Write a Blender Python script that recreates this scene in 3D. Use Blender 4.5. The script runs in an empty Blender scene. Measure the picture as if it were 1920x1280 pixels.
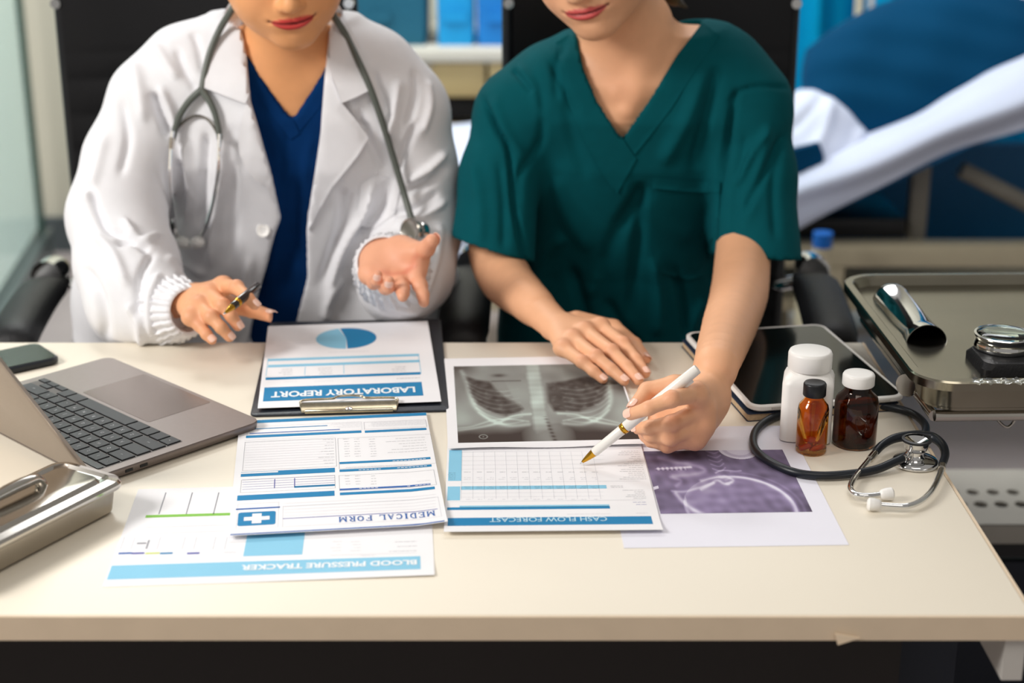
import bpy, bmesh, math, random
import numpy as np
from mathutils import Vector, Matrix
from mathutils.bvhtree import BVHTree
from mathutils.geometry import delaunay_2d_cdt
random.seed(7); rng = np.random.default_rng(7)
SC = bpy.context.scene; COL = SC.collection
# ------------------------------------------------------------------ camera, world, lights, exposure
FPX = 3000.0; CAMZ = 1.43
PITCH = math.atan(1048.0 / FPX); CP, SP = math.cos(PITCH), math.sin(PITCH)
cam_d = bpy.data.cameras.new('camera'); cam = bpy.data.objects.new('camera', cam_d); COL.objects.link(cam)
cam.location = (0, 0, CAMZ); cam.rotation_euler = (math.pi / 2 - PITCH, 0, 0)
cam_d.sensor_width = 36; cam_d.lens = FPX / 1920 * 36; cam_d.clip_start = 0.05
cam_d.dof.use_dof = True; cam_d.dof.focus_distance = 1.70; cam_d.dof.aperture_fstop = 3.4
SC.camera = cam
SC.view_settings.view_transform = 'Standard'; SC.view_settings.look = 'None'
SC.view_settings.gamma = 1; SC.view_settings.use_curve_mapping = False
SC.view_settings.exposure = -0.08
w = bpy.data.worlds.new('room_ambient'); SC.world = w; w.use_nodes = True
bg = w.node_tree.nodes['Background']; bg.inputs[0].default_value = (1.0, 0.955, 0.90, 1); bg.inputs[1].default_value = 0.33

def area(name, loc, target, size, size_y, power, color):
    l = bpy.data.lights.new(name, 'AREA'); l.shape = 'RECTANGLE'; l.size = size; l.size_y = size_y
    l.energy = power; l.color = color
    o = bpy.data.objects.new(name, l); COL.objects.link(o); o.location = loc
    o.rotation_euler = (Vector(target) - Vector(loc)).to_track_quat('-Z', 'Y').to_euler()
    return o
area('window_daylight', (-2.05, .80, 2.2), (0.0, 1.9, 0.85), 0.75, 0.75, 58, (1.0, 0.97, 0.93))
area('ceiling_panel_front', (0.3, 0.4, 2.75), (0.2, 1.8, 0.75), 1.3, 0.8, 11, (1.0, 0.93, 0.84))
area('fill_left_back', (-1.2, 3.8, 2.7), (-1.0, 4.2, 0.6), 0.8, 0.8, 60, (0.98, 1.0, 0.97))  # added fill lamp, brightens the left wall and floor
area('ceiling_panel_back', (0.4, 3.7, 2.75), (0.4, 3.9, 0.0), 2.0, 1.0, 33, (0.97, 0.98, 1.0))

# ------------------------------------------------------------------ pixel -> place helpers
def ray(px, py):
    u, v = px - 960.0, py - 640.0
    return np.array([u, FPX * CP - v * SP, -FPX * SP - v * CP])
def P(px, py, z):
    d = ray(px, py); return d * ((z - CAMZ) / d[2]) + np.array([0, 0, CAMZ])
def Q(px, py, y):
    d = ray(px, py); return d * (y / d[1]) + np.array([0, 0, CAMZ])
def proj(V):
    V = np.asarray(V, dtype=np.float64); x, y, z = V[..., 0], V[..., 1], V[..., 2] - CAMZ
    dep = y * CP - z * SP; up = y * SP + z * CP
    return 960 + FPX * x / dep, 640 - FPX * up / dep, dep

# ------------------------------------------------------------------ materials
def lin(r, g, b):
    f = lambda c: (c / 255 / 12.92) if c / 255 <= 0.04045 else ((c / 255 + 0.055) / 1.055) ** 2.4
    return (f(r), f(g), f(b), 1)
MATS = {}
def mat(name, rgb, rough=0.5, metal=0.0, noise=0.0, nscale=20.0, bump=0.0, bscale=200.0, spec=None, trans=0.0, ior=1.45,
        coat=0.0, attr=None, sss=0.0, sheen=0.0, stretch=None, emit=None, estr=1.0):
    if name in MATS: return MATS[name]
    m = bpy.data.materials.new(name); m.use_nodes = True; nt = m.node_tree; b = nt.nodes['Principled BSDF']
    c = lin(*rgb); b.inputs['Base Color'].default_value = c
    b.inputs['Roughness'].default_value = rough; b.inputs['Metallic'].default_value = metal
    if spec is not None: b.inputs['Specular IOR Level'].default_value = spec
    b.inputs['Transmission Weight'].default_value = trans; b.inputs['IOR'].default_value = ior
    b.inputs['Coat Weight'].default_value = coat
    if sheen: b.inputs['Sheen Weight'].default_value = sheen
    if sss:
        b.inputs['Subsurface Weight'].default_value = sss; b.inputs['Subsurface Radius'].default_value = (1, .35, .2)
        b.inputs['Subsurface Scale'].default_value = 0.006
    tc = nt.nodes.new('ShaderNodeTexCoord'); mp = nt.nodes.new('ShaderNodeMapping')
    nt.links.new(tc.outputs['Object'], mp.inputs['Vector'])
    if stretch: mp.inputs['Scale'].default_value = stretch
    src = None
    if attr:
        a = nt.nodes.new('ShaderNodeVertexColor'); a.layer_name = attr; src = a.outputs['Color']
    if noise:
        n = nt.nodes.new('ShaderNodeTexNoise'); n.inputs['Scale'].default_value = nscale; n.inputs['Detail'].default_value = 4
        nt.links.new(mp.outputs['Vector'], n.inputs['Vector'])
        mx = nt.nodes.new('ShaderNodeMix'); mx.data_type = 'RGBA'; mx.blend_type = 'MULTIPLY'; mx.inputs[0].default_value = 1
        rp = nt.nodes.new('ShaderNodeMapRange'); rp.inputs['From Min'].default_value = .3; rp.inputs['From Max'].default_value = .7
        rp.inputs['To Min'].default_value = 1 - noise; rp.inputs['To Max'].default_value = 1.0
        nt.links.new(n.outputs['Fac'], rp.inputs['Value'])
        if src: nt.links.new(src, mx.inputs[6])
        else: mx.inputs[6].default_value = c
        nt.links.new(rp.outputs['Result'], mx.inputs[7]); src = mx.outputs[2]
    if src: nt.links.new(src, b.inputs['Base Color'])
    if bump:
        n2 = nt.nodes.new('ShaderNodeTexNoise'); n2.inputs['Scale'].default_value = bscale; n2.inputs['Detail'].default_value = 3
        nt.links.new(mp.outputs['Vector'], n2.inputs['Vector'])
        bp = nt.nodes.new('ShaderNodeBump'); bp.inputs['Strength'].default_value = bump; bp.inputs['Distance'].default_value = 0.002
        nt.links.new(n2.outputs['Fac'], bp.inputs['Height']); nt.links.new(bp.outputs['Normal'], b.inputs['Normal'])
    if emit:
        b.inputs['Emission Color'].default_value = lin(*emit); b.inputs['Emission Strength'].default_value = estr
    MATS[name] = m; return m

M_desk = mat('cream laminate', (244, 235, 218), .42, noise=.03, nscale=6)
M_deskedge = mat('tan edge band', (226, 205, 178), .5, noise=.05, nscale=30)
M_rail = mat('grey painted steel', (200, 196, 190), .45, noise=.03)
M_dark = mat('black panel', (26, 20, 17), .6, noise=.2, nscale=9)
M_paper = mat('white paper', (244, 243, 246), .75, noise=.015, nscale=40)
M_blue = mat('ink blue', (10, 128, 182), .7, noise=.04)
M_lblue = mat('ink light blue', (140, 203, 232), .7, noise=.04)
M_rblue = mat('ink royal blue', (30, 95, 175), .7, noise=.04)
M_grey = mat('ink grey', (160, 160, 168), .7, noise=.1, nscale=300)
M_lgrey = mat('ink pale grey', (208, 209, 216), .7, noise=.05)
M_navyline = mat('ink indigo', (80, 85, 170), .7, noise=.05)
M_green_ink = mat('ink green', (135, 196, 80), .7, noise=.05)
M_yel_ink = mat('ink yellow', (210, 220, 130), .7, noise=.05)
M_chrome = mat('polished steel', (205, 200, 192), .16, 1.0, noise=.08, nscale=14)
M_steel = mat('brushed steel', (178, 170, 158), .3, 1.0, noise=.15, nscale=10)
M_mirror = mat('bright chrome', (225, 225, 225), .08, 1.0, noise=.02)
M_blackp = mat('black plastic', (22, 24, 28), .35, noise=.1)
M_rubber = mat('black rubber', (18, 24, 32), .38, noise=.1)
M_leather = mat('black leather', (15, 15, 18), .5, spec=.35, noise=.15, bump=.3, bscale=300)
M_whitep = mat('white plastic', (240, 238, 235), .4, noise=.02)
M_skin = mat('skin', (226, 172, 136), .5, attr='tone', sss=.0, noise=.05, nscale=60, bump=.12, bscale=900)
M_nail = mat('nail', (248, 204, 184), .22, noise=.03, coat=.4)
M_coat = mat('white coat cotton', (232, 232, 236), .9, spec=.15, noise=.03, nscale=50, bump=.15, bscale=1200)
M_navy = mat('navy scrub cotton', (1, 46, 96), .9, spec=.12, noise=.1, nscale=50, bump=.2, bscale=1200)
M_teal = mat('green scrub cotton', (0, 80, 88), .9, spec=.15, noise=.08, nscale=50, bump=.2, bscale=1200)
M_pants = mat('dark trouser cloth', (20, 26, 38), .85, noise=.1)
M_hair = mat('brown black hair', (38, 26, 20), .45, noise=.4, nscale=30, stretch=(6, 6, .5))
M_hair2 = mat('dark brown hair', (74, 60, 34), .45, noise=.4, nscale=30, stretch=(6, 6, .5))

# ------------------------------------------------------------------ object helpers
def tag(o, label=None, cat=None, group=None, kind=None):
    if label: o['label'] = label
    if cat: o['category'] = cat
    if group: o['group'] = group
    if kind: o['kind'] = kind
    return o
def empty(name, loc, label, cat, group=None, rz=0.0):
    o = bpy.data.objects.new(name, None); COL.objects.link(o); o.location = Vector(loc); o.rotation_euler = (0, 0, rz)
    o.empty_display_size = .02
    bpy.context.view_layer.update()
    return tag(o, label, cat, group)
def link(name, me, m, parent=None, smooth=True, local=False, ang=None):
    if m is not None: me.materials.append(m)
    if smooth: me.shade_smooth()
    if ang: me.set_sharp_from_angle(angle=math.radians(ang))
    o = bpy.data.objects.new(name, me); COL.objects.link(o)
    if parent is not None:
        o.parent = parent
        if not local:
            bpy.context.view_layer.update(); o.matrix_parent_inverse = parent.matrix_world.inverted()
    return o
def mesh_np(name, V, F):
    V = np.asarray(V, dtype=np.float32); F = np.asarray(F, dtype=np.int32)
    me = bpy.data.meshes.new(name); me.vertices.add(len(V)); me.vertices.foreach_set('co', V.ravel())
    k = F.shape[1]; me.loops.add(F.size); me.loops.foreach_set('vertex_index', F.ravel())
    me.polygons.add(len(F)); me.polygons.foreach_set('loop_start', np.arange(0, F.size, k, dtype=np.int32))
    me.update(calc_edges=True); me.validate(); return me
def setcol(me, C, name='tone'):
    a = me.color_attributes.new(name, 'FLOAT_COLOR', 'POINT')
    C = np.asarray(C, dtype=np.float32)
    if C.shape[1] == 3: C = np.concatenate([C, np.ones((len(C), 1), np.float32)], 1)
    a.data.foreach_set('color', C.ravel())
class MB:
    """collects pieces for ONE mesh"""
    def __init__(s): s.v = []; s.f = []
    def add(s, V, F):
        b = len(s.v); s.v += [tuple(float(c) for c in p) for p in V]; s.f += [tuple(i + b for i in f) for f in F]; return s
    def box(s, lo, hi, R=None, c=None):
        x0, y0, z0 = lo; x1, y1, z1 = hi
        V = [Vector(p) for p in ((x0,y0,z0),(x1,y0,z0),(x1,y1,z0),(x0,y1,z0),(x0,y0,z1),(x1,y0,z1),(x1,y1,z1),(x0,y1,z1))]
        if R is not None: V = [R @ p for p in V]
        if c is not None: V = [p + Vector(c) for p in V]
        return s.add(V, [(0,3,2,1),(4,5,6,7),(0,1,5,4),(1,2,6,5),(2,3,7,6),(3,0,4,7)])
    def rings(s, R, cap0=True, cap1=True, closed=True):
        n = len(R[0]); V = [p for r in R for p in r]; F = []
        for i in range(len(R) - 1):
            for j in range(n if closed else n - 1):
                F.append((i*n+j, i*n+(j+1)%n, (i+1)*n+(j+1)%n, (i+1)*n+j))
        if cap0: F.append(tuple(range(n-1, -1, -1)))
        if cap1: F.append(tuple((len(R)-1)*n + j for j in range(n)))
        return s.add(V, F)
    def lathe(s, prof, c=(0,0,0), n=32, R=None, cap0=True, cap1=True, flute=0, famp=0.0, fz=(0,0)):
        rs = []
        for r, z in prof:
            ring = []
            for j in range(n):
                a = 2*math.pi*j/n
                rr = r * (1 - (famp if (flute and fz[0] <= z <= fz[1] and j % 2) else 0))
                p = Vector((rr*math.cos(a), rr*math.sin(a), z))
                if R is not None: p = R @ p
                ring.append(p + Vector(c))
            rs.append(ring)
        return s.rings(rs, cap0, cap1)
    def tube(s, pts, rad, n=12, smooth=6, cap=True):
        P_ = catmull(pts, smooth) if smooth else [Vector(p) for p in pts]
        m = len(P_); rr = rad if isinstance(rad, (list, tuple)) else [rad, rad]
        rs = []; up = Vector((0.12, 0.31, 0.95))
        for i, p in enumerate(P_):
            t = (P_[min(i+1, m-1)] - P_[max(i-1, 0)]).normalized()
            a = up - t * up.dot(t)
            if a.length < 1e-4: a = Vector((1, 0, 0)) - t * t.x
            a.normalize(); up = a; b = t.cross(a)
            q = i/(m-1)*(len(rr)-1); k = min(int(q), len(rr)-2); r = rr[k]*(1-(q-k)) + rr[k+1]*(q-k)
            rs.append([p + (a*math.cos(2*math.pi*j/n) + b*math.sin(2*math.pi*j/n))*r for j in range(n)])
        return s.rings(rs, cap, cap)
    def rrect(s, stack, n=6, R=None, c=(0,0,0), cap0=True, cap1=True):
        """stack: list of (half w, half d, corner r, z)"""
        rs = []
        for hw, hd, r, z in stack:
            ring = []
            for cx, cy, a0 in ((hw-r, hd-r, 0), (-hw+r, hd-r, 90), (-hw+r, -hd+r, 180), (hw-r, -hd+r, 270)):
                for k in range(n+1):
                    a = math.radians(a0 + 90*k/n); p = Vector((cx + r*math.cos(a), cy + r*math.sin(a), z))
                    if R is not None: p = R @ p
                    ring.append(p + Vector(c))
            rs.append(ring)
        return s.rings(rs, cap0, cap1)
    def build(s, name, m, parent=None, smooth=False, ang=35, local=False, bevel=0):
        me = bpy.data.meshes.new(name); me.from_pydata(s.v, [], s.f); me.validate()
        if bevel:
            bm = bmesh.new(); bm.from_mesh(me)
            bmesh.ops.bevel(bm, geom=[e for e in bm.edges if e.is_manifold and e.calc_face_angle(0) > .6], offset=bevel, segments=2, affect='EDGES', profile=.5)
            bm.to_mesh(me); bm.free()
        return link(name, me, m, parent, True, local, ang)
def catmull(pts, k):
    p = [Vector(q) for q in pts]; out = []
    for i in range(len(p)-1):
        a = p[max(i-1,0)]; b = p[i]; c = p[i+1]; d = p[min(i+2,len(p)-1)]
        for j in range(k):
            t = j/k; out.append(.5*((2*b)+(c-a)*t+(2*a-5*b+4*c-d)*t*t+(3*b-a-3*c+d)*t**3))
    out.append(p[-1]); return out
def axes(zdir, xhint=(1,0,0)):
    z = Vector(zdir).normalized(); x = Vector(xhint); x = (x - z*x.dot(z)).normalized(); y = z.cross(x)
    return Matrix((x, y, z)).transposed()

# ------------------------------------------------------------------ implicit surfaces (bodies, clothes)
def smin(a, b, k):
    if k <= 0: return np.minimum(a, b)
    h = np.maximum(k - np.abs(a - b), 0) / k
    return np.minimum(a, b) - h*h*k*.25
class Vol:
    def __init__(s, lo, hi, h):
        s.lo = np.array(lo, float); s.h = h; s.n = np.ceil((np.array(hi) - s.lo)/h).astype(int) + 1
        s.ax = [(s.lo[i] + np.arange(s.n[i])*h).astype(np.float32) for i in range(3)]
        s.d = np.full(tuple(s.n), .2, np.float32)
    def sub(s, lo, hi):
        sl = []
        for i in range(3):
            a = max(0, int((lo[i] - s.lo[i])/s.h)); b = min(s.n[i], int((hi[i] - s.lo[i])/s.h) + 2)
            if b <= a: return None
            sl.append(slice(a, b))
        X = s.ax[0][sl[0]][:, None, None]; Y = s.ax[1][sl[1]][None, :, None]; Z = s.ax[2][sl[2]][None, None, :]
        return tuple(sl), X, Y, Z
    def cap(s, a, b, ra, rb, k=.01, flat=None, cut=False):
        """tapered limb; flat=(normal, factor) squeezes it along the normal"""
        a = np.array(a, float); b = np.array(b, float); pad = max(ra, rb) + k + 3*s.h
        r = s.sub(np.minimum(a, b) - pad, np.maximum(a, b) + pad)
        if r is None: return s
        sl, X, Y, Z = r; ab = b - a; L2 = float(ab @ ab) + 1e-12
        x, y, z = X - a[0], Y - a[1], Z - a[2]
        if flat is not None:
            nn = np.array(flat[0], float); nn /= np.linalg.norm(nn); f = flat[1] - 1
            dn = (x*nn[0] + y*nn[1] + z*nn[2])*f; abn = float(ab @ nn)*f
            x = x + dn*nn[0]; y = y + dn*nn[1]; z = z + dn*nn[2]; ab = ab + nn*abn; L2 = float(ab @ ab) + 1e-12
        t = np.clip((x*ab[0] + y*ab[1] + z*ab[2])/L2, 0, 1)
        d = np.sqrt((x - t*ab[0])**2 + (y - t*ab[1])**2 + (z - t*ab[2])**2) - (ra + (rb - ra)*t)
        s.d[sl] = -smin(-s.d[sl], d, k) if cut else smin(s.d[sl], d, k)
        return s
    def chain(s, pts, rad, k=.006, flat=None):
        for i in range(len(pts)-1): s.cap(pts[i], pts[i+1], rad[i], rad[i+1], k, flat)
        return s
    def ell(s, c, r, k=.01, R=None, cut=False):
        c = np.array(c, float); m = max(r) + k + 3*s.h; q = s.sub(c - m, c + m)
        if q is None: return s
        sl, X, Y, Z = q; x, y, z = X - c[0], Y - c[1], Z - c[2]
        if R is not None:
            R = np.array(R); x, y, z = (x*R[0,0]+y*R[1,0]+z*R[2,0], x*R[0,1]+y*R[1,1]+z*R[2,1], x*R[0,2]+y*R[1,2]+z*R[2,2])
        k0 = np.sqrt((x/r[0])**2 + (y/r[1])**2 + (z/r[2])**2); k1 = np.sqrt((x/r[0]**2)**2 + (y/r[1]**2)**2 + (z/r[2]**2)**2) + 1e-6
        d = k0*(k0 - 1)/k1
        s.d[sl] = -smin(-s.d[sl], d, k) if cut else smin(s.d[sl], d, k)
        return s
    def loft(s, secs, k=.02, p=2.4):
        """secs: (z, cx, cy, half width, half depth)"""
        S = np.array(secs, float); z = s.ax[2]; g = [np.interp(z, S[:,0], S[:,i]) for i in (1,2,3,4)]
        kk = np.ones(1)
        X = s.ax[0][:,None,None]; Y = s.ax[1][None,:,None]; cx, cy, a, b = [q[None,None,:].astype(np.float32) for q in g]
        q = (np.abs((X-cx)/a)**p + np.abs((Y-cy)/b)**p)**(1/p)
        d = (q - 1)*np.minimum(a, b)
        d = np.maximum(d, np.maximum(S[0,0] - z, z - S[-1,0])[None,None,:].astype(np.float32))
        s.d = smin(s.d, d, k); return s
    def px(s, sl=None):
        X = s.ax[0][:,None,None]; Y = s.ax[1][None,:,None]; Z = s.ax[2][None,None,:] - CAMZ
        dep = Y*CP - Z*SP; return 960 + FPX*X/dep, 640 - FPX*(Y*SP + Z*CP)/dep, dep
    def carve(s, poly, ymax, off=0.0):
        """remove cloth inside a neckline / front opening outlined at the body"""
        if not hasattr(s, '_px'): s._px = s.px()
        px, py, dep = s._px
        g = np.array(poly, float); lo = g.min(0) - 40; hi = g.max(0) + 40
        m = (px > lo[0]) & (px < hi[0]) & (py > lo[1]) & (py < hi[1]) & (s.ax[1][None,:,None] < ymax + .06)
        m &= np.abs(s.d) < .06
        m &= np.ones_like(s.d, bool)
        I = np.nonzero(m); pxx = np.broadcast_to(px, s.d.shape)[I]; pyy = np.broadcast_to(py, s.d.shape)[I]; dd = np.broadcast_to(dep, s.d.shape)[I]
        sd = sdpoly(pxx, pyy, g)*dd/FPX + off
        sd = np.maximum(sd, s.ax[1][I[1]] - ymax)
        s.d[I] = np.maximum(s.d[I], -sd); return s
    def plane_cut(s, p, n):
        """remove the side the normal points to"""
        p = np.array(p); n = np.array(n, float); n /= np.linalg.norm(n)
        d = (s.ax[0]-p[0])[:,None,None]*n[0] + (s.ax[1]-p[1])[None,:,None]*n[1] + (s.ax[2]-p[2])[None,None,:]*n[2]
        s.d = np.maximum(s.d, d.astype(np.float32)); return s
    def surf(s):
        d = s.d.copy()
        for a in range(3):     # close at the box
            ix = [slice(None)]*3; ix[a] = 0; d[tuple(ix)] = np.maximum(d[tuple(ix)], 1e-3); ix[a] = -1; d[tuple(ix)] = np.maximum(d[tuple(ix)], 1e-3)
        ins = d < 0; n = d.shape
        c = np.zeros((n[0]-1, n[1]-1, n[2]-1), np.int8)
        for i in (0,1):
            for j in (0,1):
                for k in (0,1): c += ins[i:n[0]-1+i, j:n[1]-1+j, k:n[2]-1+k]
        I = np.argwhere((c > 0) & (c < 8)); idx = -np.ones(c.shape, np.int32); idx[tuple(I.T)] = np.arange(len(I))
        acc = np.zeros((len(I), 3)); cnt = np.zeros(len(I))
        cor = [(0,0,0),(1,0,0),(0,1,0),(1,1,0),(0,0,1),(1,0,1),(0,1,1),(1,1,1)]
        for a in range(3):
            for q in cor:
                if q[a]: continue
                q2 = list(q); q2[a] = 1
                da = d[I[:,0]+q[0], I[:,1]+q[1], I[:,2]+q[2]]; db = d[I[:,0]+q2[0], I[:,1]+q2[1], I[:,2]+q2[2]]
                m = (da < 0) != (db < 0); t = np.where(m, da/(da - db + 1e-12), 0)
                off = np.tile(np.array(q, float), (len(I), 1)); off[:, a] += t
                acc[m] += off[m]; cnt[m] += 1
        V = (I + acc/np.maximum(cnt, 1)[:, None])*s.h + s.lo
        F = []
        for a in range(3):
            b, e = (a+1) % 3, (a+2) % 3
            s0 = [slice(1, n[k]-1) for k in range(3)]; s0[a] = slice(0, n[a]-1); s1 = list(s0); s1[a] = slice(1, n[a])
            A = ins[tuple(s0)]; B = ins[tuple(s1)]; J = np.argwhere(A != B)
            org = np.array([1,1,1]); org[a] = 0; K = J + org
            fl = A[tuple(J.T)]
            def cell(db, de):
                L = K.copy(); L[:, b] -= db; L[:, e] -= de; return idx[tuple(L.T)]
            q = np.stack([cell(1,1), cell(0,1), cell(0,0), cell(1,0)], 1); q[~fl] = q[~fl][:, ::-1]; F.append(q)
        F = np.concatenate(F); F = F[(F >= 0).all(1)]
        return V, F
def sdpoly(x, y, g):
    n = len(g); best = np.full(x.shape, 1e9); ins = np.zeros(x.shape, bool)
    for i in range(n):
        a = g[i]; b = g[(i+1) % n]; e = b - a; wx, wy = x - a[0], y - a[1]
        t = np.clip((wx*e[0] + wy*e[1])/(e @ e + 1e-9), 0, 1)
        best = np.minimum(best, np.hypot(wx - t*e[0], wy - t*e[1]))
        c = ((a[1] > y) != (b[1] > y)) & (x < (b[0]-a[0])*(y-a[1])/((b[1]-a[1]) + 1e-12) + a[0]); ins ^= c
    return np.where(ins, -best, best)
def vnormals(V, F):
    n = np.cross(V[F[:,2]] - V[F[:,0]], V[F[:,3]] - V[F[:,1]]); N = np.zeros_like(V)
    for k in range(4): np.add.at(N, F[:,k], n)
    return N/(np.linalg.norm(N, axis=1, keepdims=True) + 1e-12)
def relax(V, F, it=2, lam=.5):
    E = np.concatenate([F[:, [0,1]], F[:, [1,2]], F[:, [2,3]], F[:, [3,0]]])
    deg = np.zeros(len(V)); np.add.at(deg, E[:,0], 1); np.add.at(deg, E[:,1], 1)
    for _ in range(it):
        S = np.zeros_like(V)
        for k in range(3):
            S[:,k] = np.bincount(E[:,0], V[E[:,1],k], len(V)) + np.bincount(E[:,1], V[E[:,0],k], len(V))
        V = V + lam*(S/deg[:,None] - V)
    return V
def folds(V, F, lines, noise=0.0):
    """raise (or sink) cloth along fold lines on the side that faces the desk"""
    N = vnormals(V, F); px, py, dep = proj(V); vd = -V.copy(); vd[:,2] += CAMZ; vd /= np.linalg.norm(vd, axis=1, keepdims=True)
    wgt = np.clip(((N*vd).sum(1) - .05)*3, 0, 1); disp = np.zeros(len(V))
    for ln in lines:
        pts, wid, amp = ln[:3]; g = [ (q.x, q.y) for q in catmull([(p[0], p[1], 0) for p in pts], 5)]
        best = np.full(len(V), 1e9); tt = np.zeros(len(V))
        lo = np.min(g, 0) - 3*wid; hi = np.max(g, 0) + 3*wid
        m = np.nonzero((px > lo[0]) & (px < hi[0]) & (py > lo[1]) & (py < hi[1]) & (wgt > 0))[0]
        if not len(m): continue
        x, y = px[m], py[m]; bd = np.full(len(m), 1e9); tt = np.zeros(len(m)); ng = len(g)-1
        for i in range(ng):
            a = np.array(g[i]); e = np.array(g[i+1]) - a; t = np.clip(((x-a[0])*e[0] + (y-a[1])*e[1])/(e@e + 1e-9), 0, 1)
            d = np.hypot(x-a[0]-t*e[0], y-a[1]-t*e[1]); u = d < bd; bd[u] = d[u]; tt[u] = (i + t[u])/ng
        taper = np.clip(np.minimum(tt, 1-tt)*5 + .15, 0, 1)
        disp[m] += amp*np.exp(-(bd/wid)**2)*taper
    disp = np.clip(disp, -.0125, .013)
    if noise:
        for q in range(7):
            k = rng.normal(size=3)*np.array([14, 10, 10])*(1 + q*.35); ph = rng.uniform(0, 6.28)
            disp += noise/(1 + q*.3)*np.sin(V @ k + ph + 1.5*np.sin(V @ rng.normal(size=3)*9))
    return V + N*(disp*np.where(wgt > 0, wgt, 1))[:,None] if noise else V + N*(disp*wgt)[:,None]
def bvh_of(V, F): return BVHTree.FromPolygons([tuple(p) for p in V], [tuple(int(i) for i in f) for f in F])
def hit(bvh, px, py, off, dflt=None):
    d = Vector(ray(px, py)).normalized(); o = Vector((0, 0, CAMZ)); r = bvh.ray_cast(o, d)
    if r[0] is None: return dflt
    return r[0] - d*off
def drape(name, poly, bvh, off, thick, m, parent, step=6, edge=4, sm=6, label=None, lift=None, fl=None):
    """a flat cloth piece (lapel, collar, pocket) laid over the garment"""
    g = [np.array(p, float) for p in poly]; B = []
    for i in range(len(g)):
        a, b = g[i], g[(i+1) % len(g)]; k = max(1, int(np.linalg.norm(b-a)/edge))
        B += [a + (b-a)*j/k for j in range(k)]
    nb = len(B); G = np.array(g); lo, hi = G.min(0), G.max(0); pts = [Vector(p) for p in B]
    xs, ys = np.meshgrid(np.arange(lo[0], hi[0], step), np.arange(lo[1], hi[1], step)); xs = xs.ravel() + .3; ys = ys.ravel() + .3
    sd = sdpoly(xs, ys, G); pts += [Vector((a, b)) for a, b, s_ in zip(xs, ys, sd) if s_ < -edge*.7]
    vs, es, fs, *_ = delaunay_2d_cdt(pts, [(i, (i+1) % nb) for i in range(nb)], [tuple(range(nb))], 1, .01)
    dep = []
    last = 2.2
    for v in vs:
        h = hit(bvh, v.x, v.y, 0)
        if h is None: dep.append(None)
        else: dep.append((h - Vector((0,0,CAMZ))).length)
    good = [d for d in dep if d is not None]; med = sorted(good)[len(good)//2] if good else last
    dep = np.array([med if d is None or abs(d - med) > .14 else d for d in dep])
    nbh = [set() for _ in vs]
    for f in fs:
        for i in range(len(f)): nbh[f[i]].add(f[(i+1) % len(f)]); nbh[f[(i+1) % len(f)]].add(f[i])
    base = dep.copy()
    for _ in range(sm): dep = np.array([.5*dep[i] + .5*(np.mean([dep[j] for j in nbh[i]]) if nbh[i] else dep[i]) for i in range(len(vs))])
    dep = np.minimum(dep, base) - off
    if lift is not None: dep = dep - np.array([lift(v.x, v.y) for v in vs])
    V = []
    for v, d in zip(vs, dep): V.append(Vector(ray(v.x, v.y)).normalized()*d + Vector((0, 0, CAMZ)))
    V2 = [Vector(ray(v.x, v.y)).normalized()*(d + thick) + Vector((0, 0, CAMZ)) for v, d in zip(vs, dep)]
    n = len(V); F = []
    for f in fs:
        c = (V[f[1]] - V[f[0]]).cross(V[f[2]] - V[f[0]]); f = list(f)
        if c.dot(Vector((0,0,CAMZ)) - V[f[0]]) < 0: f = f[::-1]
        F.append(tuple(f)); F.append(tuple(i + n for i in f[::-1]))
    cnt = {}
    for f in F[::2]:
        for i in range(len(f)): cnt[(f[i], f[(i+1) % len(f)])] = 1
    for (a, b) in list(cnt):
        if (b, a) not in cnt: F.append((b, a, a+n, b+n))
    me = bpy.data.meshes.new(name); me.from_pydata(V + V2, [], F); me.validate()
    o = link(name, me, m, parent, True, ang=50)
    if label: o['label'] = label
    return o
LIDDEG = 60
# ================================================================== THE SETTING
M_floor = mat('grey vinyl floor', (184, 174, 174), .45, noise=.12, nscale=3)
M_wall = mat('cream wall paint', (212, 208, 192), .8, noise=.04, nscale=3)
M_wallr = mat('pale wall paint', (190, 190, 184), .8, noise=.04, nscale=3)
M_base = mat('dark grey skirting', (84, 92, 96), .6, noise=.05)
M_ceil = mat('white ceiling', (225, 225, 220), .9, noise=.03)
def st(name, lo, hi, m, bevel=0, **k):
    o = MB().box(lo, hi).build(name, m, bevel=bevel); o['kind'] = 'structure'; return o
st('floor', (-3.2, -1.2, -.05), (3.4, 5.0, 0), M_floor)
st('wall_back', (-3.2, 5.0, 0), (3.4, 5.1, 2.9), M_wall)
st('wall_right', (3.4, -1.2, 0), (3.5, 5.1, 2.9), M_wallr)
st('baseboard_back', (-3.2, 4.97, 0), (3.4, 5.0, .11), M_base)
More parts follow.
